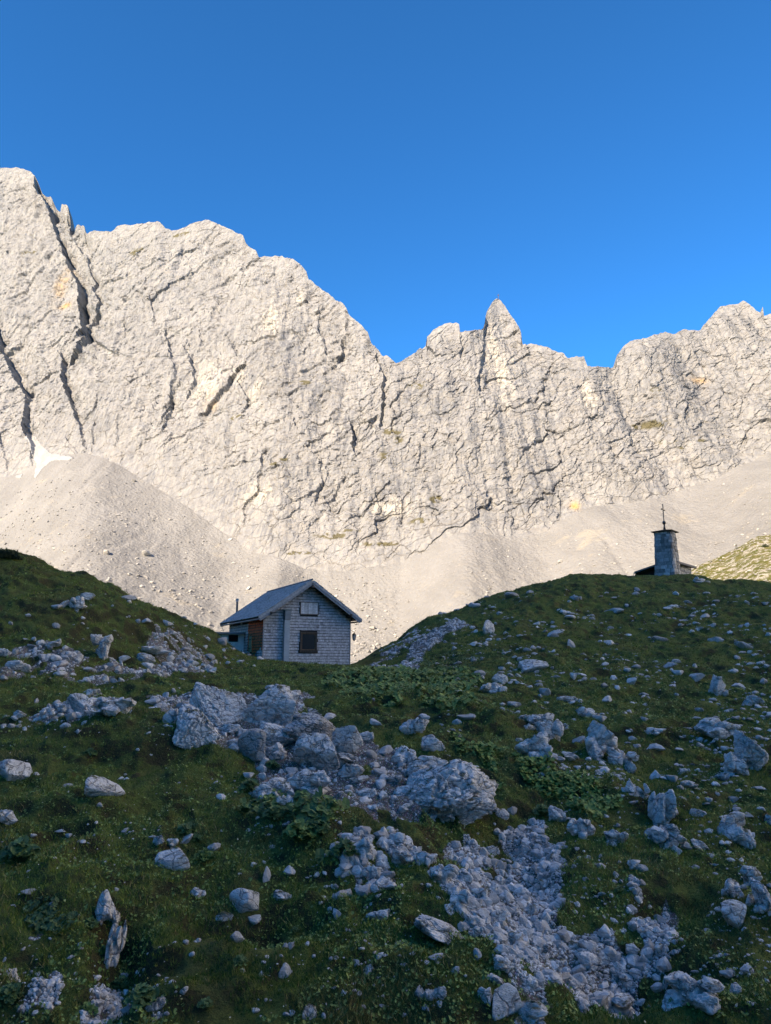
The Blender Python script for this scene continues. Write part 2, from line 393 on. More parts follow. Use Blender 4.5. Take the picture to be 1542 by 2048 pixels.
# ------------------------------------------------------------------ mountain
SKY = [(-260, 470), (-120, 420), (-60, 345), (0, 337), (35, 336), (60, 340), (70, 350), (74, 368), (98, 385), (104, 402), (112, 408), (120, 402), (134, 408), (136, 418), (131, 432), (140, 446), (150, 445), (166, 447), (169, 461), (220, 462), (232, 449), (248, 445), (270, 447), (300, 443), (320, 444), (330, 456), (352, 460), (385, 449), (418, 441), (430, 446),
       (450, 452), (470, 462), (485, 469), (492, 488), (500, 495), (512, 502), (518, 516), (530, 510), (548, 509), (563, 508), (572, 516), (585, 517), (602, 528), (612, 540), (615, 552), (632, 568), (655, 585), (672, 600), (690, 612), (700, 630), (722, 648), (735, 662), (742, 684), (755, 698), (765, 708), (772, 706), (792, 722),
       (800, 716), (830, 700), (838, 690), (852, 682), (854, 668), (872, 655), (890, 647), (912, 640), (919, 645), (920, 660), (940, 659), (966, 655), (969, 645), (972, 625), (985, 602), (992, 597), (998, 595), (1010, 605), (1019, 622), (1030, 640), (1042, 655), (1045, 682), (1062, 684), (1080, 690), (1100, 699), (1128, 708), (1134, 716), (1168, 712), (1171, 722), (1175, 734), (1220, 728), (1232, 726), (1232, 712),
       (1250, 692), (1262, 685), (1290, 681), (1320, 668), (1330, 665), (1345, 667), (1365, 660), (1400, 658), (1408, 648), (1422, 632), (1440, 614), (1465, 609), (1488, 605), (1510, 612), (1523, 624), (1526, 609), (1529, 628), (1542, 626), (1600, 640), (1700, 600), (1850, 640)]
BASE = [(-260, 990), (-100, 965), (0, 955), (60, 942), (90, 912), (130, 906), (180, 903), (215, 917), (300, 967), (380, 1017), (470, 1085), (560, 1126), (640, 1141), (720, 1136), (800, 1130), (850, 1098), (900, 1070), (930, 1066), (1000, 1078), (1060, 1075), (1110, 1055), (1160, 1022), (1200, 1010), (1250, 1014), (1310, 987), (1400, 975), (1450, 950), (1542, 902), (1700, 860), (1850, 850)]
YB = [(-260, 560), (0, 555), (120, 540), (300, 485), (560, 402), (800, 388), (940, 382), (1200, 392), (1400, 400), (1850, 410)]
pcm = np.linspace(-250, 1840, 1180); nrm = 640
bk = interp(pcm, BASE); sk = interp(pcm, SKY) + 2.2 * fbm(pcm / 9, pcm * 0, seed=5, octs=4) + 3.0 * fbm(pcm / 26, pcm * 0, seed=8, octs=2)
Yb = interp(pcm, YB); _, _, Zb = at(pcm, bk, Yb)
SL = 1.9
v = np.linspace(0, 1, nrm)[:, None]
PX = np.broadcast_to(pcm, (nrm, len(pcm))); env = np.max([np.roll(np.pad(sk, 40, 'edge'), k)[40:-40] for k in range(-36, 37)], 0); env = np.convolve(np.pad(env, 20, 'edge'), np.ones(41) / 41, 'valid'); env = np.maximum(env, sk) + 6
PY = np.where(v < .82, (bk + 60) + (env - bk - 60) * v / .82, env + (sk - env) * (v - .82) / .18)
a_, b_, c_ = ray(PX, PY); t_ = c_ / b_
Y0 = (SL * Yb - Zb) / (SL - t_); X0 = a_ / b_ * Y0; Z0 = t_ * Y0
# relief
def plates(X, Z, size, rot, st, seed, tilt, off, wamt=.35):
    cr, sr = math.cos(rot), math.sin(rot)
    wx = X + size * wamt * fbm(X / size * .9, Z / size * .9, seed=seed + 40, octs=5, gain=.68); wz = Z + size * wamt * fbm(X / size * .9, Z / size * .9, seed=seed + 50, octs=5, gain=.68)
    a = (wx * cr + wz * sr) / size / st; b = (-wx * sr + wz * cr) / size
    val, edge = facets(a, b, seed, tilt, off); return val * size, edge
Rl = 0
p1, e1 = plates(X0, Z0, 62, R(62), 1.6, 100, .30, .05); Rl = Rl + p1 * .0 - 4 * np.abs(fbm(X0 / 55 + Z0 / 90, Z0 / 75, seed=190, octs=4))
p2, e2 = plates(X0, Z0, 26, R(42), 2.0, 110, .36, .035); Rl = Rl + p2 * .26
p3, e3 = plates(X0, Z0, 11, R(36), 2.3, 120, .55, .07); Rl = Rl + p3 * .26
p4, e4 = plates(X0, Z0, 4.6, R(48), 1.9, 130, .8, .20); Rl = Rl + p4 * .32
p5, e5 = plates(X0, Z0, 2.1, R(20), 1.5, 140, .9, .3); Rl = Rl + p5 * .36
vert = fbm(X0 / 5.5, Z0 / 34, seed=150, octs=4); Rl = Rl + vert * 1.6 + 7 * fbm(X0 / 26 + Z0 / 140, Z0 / 150, seed=195, octs=4) + 2.2 * np.abs(fbm(X0 / 11, Z0 / 70, seed=197, octs=3))
Rl = Rl + fbm(X0 / 90, Z0 / 90, seed=160, octs=3) * 6
Rl = Rl + fbm(X0 / 7, Z0 / 7, seed=170, octs=6, gain=.68) * 1.15
for e, d, w in ((e2, .9, .035), (e3, .5, .05)):
    gate = sstep(-.05, .25, fbm(X0 / 45, Z0 / 45, seed=180 + int(d), octs=2)); Rl = Rl - d * gate * np.exp(-(e / w) ** 2)
# big steps: the rock falls back to the right of each line and comes forward again slowly
STEPS = [([(66, 330), (72, 372), (88, 400), (106, 440), (122, 500), (148, 560), (156, 620), (162, 660), (140, 700)], 23, 40),
         ([(136, 405), (132, 432), (140, 470), (166, 500), (172, 540), (188, 585), (176, 612), (158, 650)], 13, 18),
         ([(158, 440), (166, 470)], 8, 20),
         ([(-20, 640), (0, 690), (20, 735), (40, 775), (48, 815), (44, 850), (60, 900), (66, 950)], 18, 28), ([(0, 880), (10, 930)], 8, 14),
         ([(118, 715), (134, 790), (158, 850), (168, 905)], 13, 24), ([(184, 850), (176, 905)], 7, 14), ([(135, 880), (160, 912)], 6, 10),
         ([(333, 670), (342, 715), (350, 742), (338, 790), (330, 850)], 6, 20), ([(376, 706), (384, 735), (372, 780)], 7, 14), ([(350, 770), (330, 810)], 5, 10),
         ([(474, 738), (452, 762), (432, 786), (410, 812)], 8, 30), ([(478, 765), (490, 790), (485, 815)], 6, 10),
         ([(240, 990 - 150), (232, 890)], 4, 12), ([(300, 600), (306, 640)], 4, 10), ([(558, 515), (534, 560)], 5, 14), ([(595, 525), (580, 545)], 4, 9),
         ([(640, 620), (636, 660), (652, 700)], 4, 14), ([(690, 650), (684, 700), (650, 740)], 5, 12),
         ([(527, 905), (515, 960), (518, 985), (494, 1010), (488, 1040)], 5, 12), ([(640, 925), (640, 960), (634, 990)], 5, 12), ([(682, 955), (650, 1000)], 4, 10),
         ([(757, 715), (764, 750), (768, 800), (758, 840)], 6, 14), ([(700, 845), (706, 885)], 7, 18), ([(745, 835), (720, 870)], 4, 10),
         ([(966, 640), (964, 700), (958, 760)], 6, 18), ([(920, 645), (922, 705)], 3, 8), ([(1008, 1040), (1006, 1076)], 4, 8), ([(1022, 1035), (1020, 1080)], 4, 8),
         ([(838, 888), (836, 915)], 3, 8), ([(1120, 990), (1118, 1030)], 4, 9), ([(1445, 775), (1442, 810)], 3, 8), ([(1480, 800), (1476, 830)], 3, 8),
         ([(430, 600), (420, 640)], 3, 8), ([(240, 640), (228, 700)], 4, 10), ([(802, 1000), (800, 1035)], 3, 7), ([(755, 985), (757, 1010)], 3, 6)]
for pl, amp, L in STEPS:
    q = np.array(pl, float); best = np.full(PX.shape, 1e9); sd = np.zeros(PX.shape); end = np.zeros(PX.shape)
    jx = PX + 11 * fbm(PX / 26, PY / 26, seed=200, octs=6, gain=.62)
    x0_, x1_, y0_, y1_ = q[:, 0].min() - 5 * L, q[:, 0].max() + 6 * L, q[:, 1].min() - 60, q[:, 1].max() + 60
    msk = (PX > x0_) & (PX < x1_) & (PY > y0_) & (PY < y1_)
    xx = jx[msk]; yy = PY[msk]; bb = np.full(xx.shape, 1e9); ss = np.zeros(xx.shape); tt = np.zeros(xx.shape)
    ns = len(q) - 1
    for k in range(ns):
        d = q[k + 1] - q[k]; t0 = ((xx - q[k, 0]) * d[0] + (yy - q[k, 1]) * d[1]) / (d @ d)
        t = np.clip(t0, 0, 1); ds = np.hypot(xx - q[k, 0] - t * d[0], yy - q[k, 1] - t * d[1])
        sg = -np.sign(d[0] * (yy - q[k, 1]) - d[1] * (xx - q[k, 0]))   # lines run downwards: right side positive
        m = ds < bb; bb = np.where(m, ds, bb); ss = np.where(m, sg * ds, ss)
        over = np.maximum(np.maximum(-t0, t0 - 1), 0) * np.hypot(*d); tt = np.where(m, over, tt)
    prof = np.where(ss > 0, np.exp(-ss / L), 0) * sstep(-1, 3, ss) * np.exp(-(tt / 20) ** 2) * (.75 + .6 * fbm(xx / 22, yy / 22, seed=205, octs=3)) * np.exp(-(np.maximum(0, ss) / (5 * L)) ** 2)
    Rl[msk] -= amp * prof
skm = np.min([np.roll(np.pad(sk, 16, 'edge'), k)[16:-16] for k in range(-14, 15)], 0)
crest = .30 + .70 * sstep(4, 55, PY - np.convolve(np.pad(skm, 10, 'edge'), np.ones(21) / 21, 'valid'))
foot = .18 + .82 * sstep(.06, .30, v)
Rl = Rl * crest * foot * .84
nx, ny, nz = -.12, -.93, .34
MX, MY, MZ = X0 + nx * Rl, Y0 + ny * Rl, Z0 + nz * Rl
# keep the skyline where it is and close the back
kb = 14; tops = np.stack([MX[-1], MY[-1], MZ[-1]], -1)
back = [tops + np.array([0, 9. * (i + 1), -5. * (i + 1) ** 1.35]) + np.stack([0 * pcm, 0 * pcm, 1.5 * fbm(pcm / 6, pcm * 0 + i, seed=240, octs=3)], -1) for i in range(kb)]
MV = np.concatenate([np.stack([MX, MY, MZ], -1), np.stack(back)]).reshape(-1, 3)
def blobs(P, pts, sc=1.):
    m = np.zeros(P[..., 0].shape)
    for px, py, w, h in pts:
        i = int(np.argmin(np.abs(pcm - px))); j = int(np.argmin(np.abs(PY[:, i] - py))); c0 = P[j, i]
        k = c0[1] / F
        m = np.maximum(m, np.exp(-((P[..., 0] - c0[0]) / (w * k * sc)) ** 2 - ((P[..., 2] - c0[2]) / (h * k * sc)) ** 2))
    return m
MP = np.stack([MX, MY, MZ], -1)
nzm = fbm(MX / 6, MZ / 6, seed=300, octs=4)
moss = blobs(MP, [(780, 858, 30, 10), (800, 875, 18, 12), (768, 905, 14, 18), (830, 765, 20, 14), (605, 760, 16, 8), (1360, 900, 16, 6), (1335, 885, 22, 8), (1310, 785, 12, 6), (1300, 845, 34, 12), (660, 1072, 40, 8), (760, 1085, 40, 8), (700, 1060, 30, 6), (840, 1040, 26, 8), (870, 990, 16, 12), (570, 920, 14, 5), (270, 500, 22, 12), (360, 470, 28, 8), (60, 505, 24, 5), (1400, 1190 - 300, 14, 6), (600, 1130 - 24, 30, 5), (470, 835, 16, 5), (550, 930, 20, 4)])
moss = np.clip(sstep(.30, .62, moss * (1 + .9 * nzm) * .9), 0, 1) * (fbm(MX / 2.2, MZ / 2.2, seed=310, octs=3) > -.15)
ochre = blobs(MP, [(1396, 754, 16, 8), (124, 603, 18, 8), (120, 560, 12, 40), (418, 800, 12, 26), (1150, 1010, 8, 12)]) * (.6 + nzm)
pale = blobs(MP, [(415, 760, 32, 50), (478, 745, 16, 24), (1005, 740, 20, 70), (985, 690, 14, 60), (598, 590, 10, 28), (510, 780, 14, 26), (540, 640, 18, 40), (1175, 790, 14, 40), (780, 1010, 34, 18), (520, 990, 30, 24)])
grey = blobs(MP, [(570, 690, 36, 70), (500, 740, 30, 50), (460, 980, 50, 44), (780, 990, 56, 56), (250, 640, 36, 26), (640, 760, 46, 60), (880, 780, 60, 70), (1100, 800, 40, 70), (1060, 960, 70, 60), (330, 580, 24, 30), (1380, 800, 50, 34), (540, 1060, 30, 40), (700, 860, 30, 50), (310, 950, 26, 20), (1410, 860, 40, 30), (200, 830, 40, 60)])
CAV = Rl - (Rl[np.clip(np.arange(nrm) - 5, 0, nrm - 1)] + Rl[np.clip(np.arange(nrm) + 5, 0, nrm - 1)] + Rl[:, np.clip(np.arange(len(pcm)) - 5, 0, len(pcm) - 1)] + Rl[:, np.clip(np.arange(len(pcm)) + 5, 0, len(pcm) - 1)]) / 4
pad = lambda q: np.concatenate([q, np.repeat(q[-1:], kb, 0)]).ravel()

m = NT('cliff_limestone', .95, .08); p = m.pos()
w = m.warp(p, .03, 14)
big = m.noise(w, .028, 6, .6)
c = m.mix(m.rng(big, .38, .62), (.176, .187, .203), (.232, .241, .254))
c = m.mix(m.rng(m.noise(w, .11, 5, .65), .36, .64, .5, 0.), c, (.225, .223, .225))
gp = m.math('MULTIPLY', m.attr('grey'), m.rng(m.noise(w, .05, 5, .65), .42, .56)); c = m.mix(m.math('MULTIPLY', gp, .75), c, (.135, .148, .168))
pp_ = m.math('MULTIPLY', m.attr('pale'), m.rng(m.noise(w, .08, 4, .6), .40, .55)); c = m.mix(m.math('MULTIPLY', pp_, .7), c, (.40, .375, .335))
stv = m.map(m.warp(p, .09, 3.), (1, 1, .09)); st = m.noise(stv, .42, 5, .65)
c = m.mix(m.math('MULTIPLY', m.rng(st, .50, .62), m.math('ADD', m.attr('grey'), .34)), c, (.135, .145, .165))
c = m.mix(m.math('MULTIPLY', m.rng(st, .53, .40), m.math('ADD', m.attr('pale'), .22)), c, (.42, .395, .35))
bed = m.noise(m.map(m.warp(p, .05, 9), (.35, .5, 1.), (0, R(38), 0)), .33, 9, .74)
c = m.mix(m.rng(bed, .40, .47, .6, 0.), c, (.19, .183, .175))
fine = m.noise(p, .75, 8, .75)
c = m.mix(m.rng(fine, .38, .50, .4, 0.), c, (.19, .182, .17))
crk = m.vor(m.map(m.warp(p, .12, 7), (.6, 1, 1), (0, R(40), 0)), .11, 'DISTANCE_TO_EDGE')
gate = m.rng(m.noise(p, .035, 3), .50, .60)
c = m.mix(m.math('MULTIPLY', m.rng(crk, 0., .028, .8, 0.), gate), c, (.09, .085, .08))
c = m.mix(m.math('MULTIPLY', m.attr('ochre'), .9), c, (.42, .27, .12))
c = m.mix(m.math('MULTIPLY', m.attr('moss'), .85), c, (.09, .08, .038))
m.color(c); b = m.bump(bed, .9, .8); b = m.bump(fine, .5, .8, b); m.bump(m.rng(crk, 0, .05), .8, .6, b)
mountain = link('mountain', np_mesh('mountain', MV, grid_faces(nrm + kb, len(pcm)), m.m, False, {'moss': pad(moss), 'ochre': pad(np.clip(ochre, 0, 1)), 'pale': pad(pale), 'grey': pad(grey)}))
tag(mountain, 'long jagged wall of pale sunlit limestone peaks with a pointed spire', kind='structure')

# ------------------------------------------------------------------ scree
pcs = np.linspace(-420, 1900, 560); nrs = 330
bs = interp(pcs, BASE); bs = np.convolve(np.pad(bs, 10, 'edge'), np.ones(21) / 21, 'valid'); Ys = interp(pcs, YB); _, _, Zs = at(pcs, bs, Ys)
Sc = .62; Yf = (Sc * Ys - Zs) / (Sc + .03)
w_ = np.linspace(-.02, 1.32, nrs)[:, None]
SY = Yf + (Ys - Yf) * w_; ax, bx, _ = ray(pcs, bs); SX = ax / bx * SY; SZ = -.03 * Yf + (Zs + .03 * Yf) * w_
SZ = SZ - 7 * np.sin(np.clip(w_, 0, 1) * math.pi) * 1.0
def cone(cx, cy, wide, amp):
    i = int(np.argmin(np.abs(pcs - cx))); x0, y0 = SX[-40, i], SY[-40, i]
    ang = np.arctan2(SX - x0, -(SY - y0 - 30)); return amp * np.exp(-(ang / wide) ** 2) * sstep(1.1, .75, w_)
for cx, wd, am in ((150, .40, 2.0), (20, .35, -1.), (930, .35, 6), (1190, .30, 6), (1060, .22, -3), (820, .25, -3), (1420, .3, 6), (1540, .3, 4), (560, .3, 4), (640, .15, -3)): SZ = SZ + cone(cx, 0, wd, am)
lat = SX - (SY - Ys) * 0
SZ = SZ + 0.6 * fbm(lat / 9, SY / 90, seed=400, octs=4) + 1.4 * fbm(SX / 40, SY / 60, seed=410, octs=3) + .5 * fbm(SX / 3, SY / 5, seed=420, octs=3)
SZ = SZ - 0.8 * sstep(.2, 0, np.abs(vnoise(lat / 17, SY / 160, seed=430)))
m = NT('scree_gravel', .95, .08); p = m.pos()
c = m.mix(m.rng(m.noise(m.map(p, (1, .25, 1)), .05, 6, .6), .38, .62), (.186, .192, .198), (.228, .234, .240))
f = m.noise(p, .55, 7, .75); c = m.mix(m.rng(f, .38, .58, .4, 0.), c, (.21, .195, .175))
vv = m.vor(p, .55, 'F1'); c = m.mix(m.rng(vv, .05, .25, .5, 0.), c, (.35, .33, .305))
c = m.mix(m.math('MULTIPLY', m.rng(m.noise(p, .045, 5, .7), .60, .68), .35), c, (.36, .32, .25))
m.color(c); b = m.bump(f, .9, .9); m.bump(vv, .6, .6, b)
scree = link('scree', np_mesh('scree', np.stack([SX, SY, SZ], -1).reshape(-1, 3), grid_faces(nrs, len(pcs)), m.m, True))
tag(scree, 'pale beige scree slopes fanning down from the foot of the cliffs', kind='structure')

# ------------------------------------------------------------------ sunlit hill on the right
HC = [(1250, 1230), (1330, 1180), (1393, 1134), (1430, 1117), (1465, 1100), (1490, 1086), (1515, 1073), (1542, 1067), (1620, 1040), (1750, 1020), (1950, 1010)]
ph = np.linspace(1250, 1950, 260); hc = interp(ph, HC) + 2.0 * fbm(ph / 14, ph * 0, seed=500, octs=3)
hv = np.linspace(-.35, 1, 170)[:, None]; HY = 150 + 45 * hv + 0 * ph
ax, bx, cx_ = ray(ph, hc); zt = cx_ / bx * 195
HZ = zt - (1 - hv) * 45 * .42 + 2.2 * fbm(ph / 60, hv * 3, seed=510, octs=3) * (1 - hv); HX = ax / bx * HY
HZ = HZ + .5 * fbm(HX / 3, HY / 3, seed=520, octs=4) * sstep(1, .9, hv)
hb = np.stack([np.stack([HX[-1] + 0, HY[-1] + 5. * (i + 1), HZ[-1] - 1.2 * (i + 1) ** 1.5], -1) for i in range(9)])
m = NT('sunlit_turf', .95, .1); p = m.pos()
c = m.mix(m.rng(m.noise(p, .5, 6, .7), .38, .62), (.065, .075, .02), (.12, .108, .045))
c = m.mix(m.rng(m.noise(m.map(p, (1, 1, 1.6)), .55, 8, .78), .505, .55), c, (.29, .275, .25)); m.color(c)
m.bump(m.noise(p, .8, 6, .7), .5, .9)
hill = link('hill', np_mesh('hill', np.concatenate([np.stack([HX, HY, HZ], -1), hb]).reshape(-1, 3), grid_faces(179, 260), m.m, True))
tag(hill, 'sunlit green hillside strewn with white rocks behind the chapel', kind='structure')

# the ridge behind the viewer whose shade covers the near ground
q = np.linspace(-520, 420, 200); sd = np.array([-900, -700, -560, -470, -400, -300, -180, -90]); hh = np.array([-40, 120, 290, 0, 290, 190, 70, -24])
tz = 20 + math.tan(SUN_EL) * (74 + 470)
QQ, SS = np.meshgrid(q, sd); HH = np.repeat(hh[:, None], len(q), 1).astype(float)
HH *= (sstep(-420, -240, q) * sstep(330, 150, q))[None, :]
HH[3] = tz * sstep(-420, -240, q) * sstep(330, 150, q) + 2.2 * fbm(q / 40, q * 0, seed=600, octs=4)
HH[[1, 2, 4, 5, 6]] += 18 * fbm(QQ[[1, 2, 4, 5, 6]] / 90, SS[[1, 2, 4, 5, 6]] / 90, seed=610, octs=3)
OX = SS * math.sin(SUN_AZ) + QQ * math.cos(SUN_AZ); OY = SS * math.cos(SUN_AZ) - QQ * math.sin(SUN_AZ)
ridge = link('mountain', np_mesh('mountain_behind', np.stack([OX, OY, HH], -1).reshape(-1, 3), grid_faces(8, 200), m.m, False)); tag(ridge, 'shaded mountain ridge behind the viewer', kind='structure')

# unseen flank added on the right to bounce warm sunlight onto the shaded ground
m = NT('pale_bounce_flank', .95, .1); m.color(m.mix(m.noise(m.pos(), .03, 6, .6), (.62, .60, .57), (.80, .79, .77))); PALE = m.m
fa_ = np.linspace(R(33), R(125), 150); fv = np.linspace(0, 1, 60)[:, None]
fd = 135 + 20 * np.sin(fa_ * 3) + fv * 170 + 14 * fbm(fa_ * 9, fv * 6, seed=650, octs=4); FH = -24 + fv ** .8 * (500 * sstep(R(33), R(44), fa_) * sstep(R(125), R(105), fa_) + 10) + 16 * fbm(fa_ * 11, fv * 7, seed=660, octs=4) * fv
flank = link('mountain', np_mesh('flank', np.stack([fd * np.sin(fa_), fd * np.cos(fa_), FH], -1).reshape(-1, 3), grid_faces(60, 150), PALE, False)); tag(flank, 'added unseen rock flank bouncing sunlight from outside the right edge', kind='structure')

# snow lying at the foot of the left peak
bpy.context.view_layer.update()
def cast(px, py, objs):
    a, b, c = ray(px, py); d = Vector((float(a), float(b), float(c))).normalized(); best = None
    for o in objs:
        ok, loc, nrm_, _ = o.ray_cast(Vector((0, 0, 0)), d)
        if ok and (best is None or loc.length < best.length): best = loc
    return best
def snow(poly, name, label, off=1.2):
    q = np.array(poly, float); x0, y0 = q.min(0); x1, y1 = q.max(0); nx_, ny_ = int((x1 - x0) / 1.6) + 2, int((y1 - y0) / 1.6) + 2
    xs = np.linspace(x0, x1, nx_); ys = np.linspace(y0, y1, ny_); XX, YY = np.meshgrid(xs, ys)
    ins = inside(XX + 2 * fbm(XX / 7, YY / 7, seed=70), YY + 2 * fbm(XX / 7, YY / 7, seed=75), q)
    vs = {}; V = []; Fs = []
    def vert(i, j):
        if (i, j) not in vs:
            h = cast(XX[i, j], YY[i, j], (mountain, scree)); d = h.normalized() * off
            vs[(i, j)] = len(V); V.append(h - d + Vector((0, 0, .2)))
        return vs[(i, j)]
    for i in range(ny_ - 1):
        for j in range(nx_ - 1):
            if ins[i, j] and ins[i + 1, j + 1]: Fs.append([vert(i, j), vert(i + 1, j), vert(i + 1, j + 1), vert(i, j + 1)])
    me = bpy.data.meshes.new(name); me.from_pydata(V, [], Fs); me.materials.append(SNOW); me.polygons.foreach_set('use_smooth', [True] * len(Fs))
    o = link(name, me); tag(o, label, kind='structure'); md = o.modifiers.new('thick', 'SOLIDIFY'); md.thickness = 1.5; md.offset = -1
m = NT('old_snow', .7, .3); m.color(m.mix(m.rng(m.noise(m.pos(), .12, 5, .65), .4, .62), (.26, .272, .288), (.225, .23, .236))); m.bump(m.noise(m.pos(), .5, 5), .5); SNOW = m.m
snow([(52, 868), (64, 868), (80, 888), (102, 906), (118, 909), (140, 912), (150, 918), (128, 922), (104, 922), (88, 935), (72, 958), (66, 955), (72, 930), (62, 905)], 'snow', 'white snow tongue lying at the foot of the left peak')
snow([(30, 950), (46, 946), (44, 956), (34, 958)], 'snow', 'tiny leftover snow patch left of the snow tongue')

# ------------------------------------------------------------------ light, sky, camera
sun = bpy.data.lights.new('sun', 'SUN'); sun.energy = 2.1; sun.angle = R(.5); sun.color = (1, .985, .965)
so = bpy.data.objects.new('sun', sun); COL.objects.link(so)
ld = Vector((math.sin(SUN_AZ) * math.cos(SUN_EL), math.cos(SUN_AZ) * math.cos(SUN_EL), -math.sin(SUN_EL)))
so.rotation_euler = ld.to_track_quat('-Z', 'Y').to_euler(); so.location = (-60, -60, 80)
W = bpy.data.worlds.new('World'); S.world = W; W.use_nodes = True; wt = W.node_tree; bg = wt.nodes['Background']
sky = wt.nodes.new('ShaderNodeTexSky'); sky.sky_type = 'NISHITA'; sky.sun_disc = False; sky.sun_elevation = SUN_EL
sky.sun_rotation = math.atan2(-ld.x, -ld.y); sky.altitude = 2200; sky.air_density = .75; sky.dust_density = .25; sky.ozone_density = 5
hs = wt.nodes.new('ShaderNodeHueSaturation'); hs.inputs['Saturation'].default_value = 1.36; hs.inputs['Hue'].default_value = .5055; wt.links.new(sky.outputs[0], hs.inputs['Color']); wt.links.new(hs.outputs[0], bg.inputs[0]); bg.inputs[1].default_value = .084
cam = bpy.data.cameras.new('camera'); cam.sensor_fit = 'VERTICAL'; cam.sensor_height = 24; cam.lens = F / 2048 * 24; cam.clip_start = .1; cam.clip_end = 8000
co = bpy.data.objects.new('camera', cam); COL.objects.link(co); co.rotation_euler = (R(90) + PITCH, 0, 0); S.camera = co
S.view_settings.view_transform = 'Standard'; S.view_settings.look = 'None'; S.view_settings.gamma = 1; S.view_settings.exposure = 2.55
S.view_settings.use_white_balance = True; S.view_settings.white_balance_temperature = 10300; S.view_settings.white_balance_tint = 13
S.cycles.max_bounces = 6; S.cycles.diffuse_bounces = 4; S.cycles.use_denoising = True
# ------------------------------------------------------------------ rocks
def ico(n):
    bm = bmesh.new(); bmesh.ops.create_icosphere(bm, subdivisions=n, radius=1)
    V = np.array([v.co[:] for v in bm.verts]); Fc = np.array([[v.index for v in f.verts] for f in bm.faces]); bm.free()
    return V / np.linalg.norm(V, axis=1)[:, None], Fc
ICO = {n: ico(n) for n in (1, 2, 3, 4, 5, 6)}
def rock_shape(n, seed, K=15, rough=.10, cracks=.0, sharp=22, layer=0.):
    D, Fc = ICO[n]; rg = np.random.default_rng(seed)
    P = rg.normal(size=(K, 3)); P /= np.linalg.norm(P, axis=1)[:, None]; d = rg.uniform(.62, 1.0, K)
    q = np.maximum(D @ P.T, 0) / d; r = (np.sum(q ** sharp, 1) + .6 ** sharp) ** (-1 / sharp)
    V = D * r[:, None]
    if rough and n > 2:
        o = seed * 3.7 % 50
        V = V + D * (rough * fbm(V[:, 0] * 1.9 + o, V[:, 1] * 1.9, V[:, 2] * 1.9, seed=seed, octs=5, gain=.6))[:, None]
    if cracks and n > 3:
        ax = rg.normal(size=3); ax /= np.linalg.norm(ax); bx = np.cross(ax, (.3, .2, .9)); bx /= np.linalg.norm(bx)
        a = V @ ax + .25 * fbm(V[:, 0] * 2, V[:, 1] * 2, V[:, 2] * 2, seed=seed + 5, octs=3); b = V @ bx + .2 * fbm(V[:, 0] * 2, V[:, 1] * 2, V[:, 2] * 2, seed=seed + 9, octs=3)
        val, e = facets(a * 3.2, b * 2.2, seed, .35, .35)
        V = V + D * (cracks * (.45 * val - .8 * np.exp(-(e / .07) ** 2)))[:, None]
        val, e = facets(a * 8, b * 5 + V[:, 2] * 2, seed + 3, .4, .4)
        V = V + D * (cracks * (.22 * val - .25 * np.exp(-(e / .09) ** 2)))[:, None]
    if layer and n > 3:
        z = V @ np.array([.15, .1, .98]); V = V + D * (layer * (((z * 5 + .5 * fbm(V[:, 0] * 2, V[:, 1] * 2, seed=seed)) % 1.) - .5))[:, None] * np.array([1, 1, .1])
    lo, hi = V.min(0), V.max(0); V = (V - (lo + hi) / 2) / ((hi - lo) / 2)
    return V, Fc
def outcrop_shape(seed, k):
    """knobbly crag: a main block with smaller blocks grown out of it"""
    rg = np.random.default_rng(seed); VV = []; FF = []; n0 = 0
    for i in range(k):
        V, Fc = rock_shape(5 if i == 0 else 4, seed * 31 + i, 9, .16, .26, 30)
        if i: 
            s = rg.uniform(.28, .55, 3); c = np.array([rg.uniform(-.75, .75), rg.uniform(-.9, .1), rg.uniform(-.55, .55)])
            V = V * s + c
        else: V = V * np.array([.74, .7, .72])
        V[:, 2] -= .12 * np.abs(V[:, 0]) * V[:, 2]
        VV.append(V); FF.append(Fc + n0); n0 += len(V)
    V = np.concatenate(VV); lo, hi = V.min(0), V.max(0); V = (V - (lo + hi) / 2) / ((hi - lo) / 2)
    return V, np.concatenate(FF)
PROTO = {}
def proto(kind, k):
    """shared rock meshes; kind: 'big' 5, 'small' 3"""
    if (kind, k) not in PROTO:
        if kind == 'big': V, Fc = outcrop_shape(300 + k, 3 + k % 3) if k % 2 else rock_shape(5, 900 + k, 10 + k % 4, .16, .30, 24)
        else: V, Fc = rock_shape(3, 700 + k, 9, .04, sharp=60)
        PROTO[(kind, k)] = np_mesh('rock_' + kind, V, Fc, ROCK if kind == 'big' else STONE, kind == 'big')
    return PROTO[(kind, k)]
NROCK = [0]
ROCKS = []      # px, py, w, h, object, short phrase
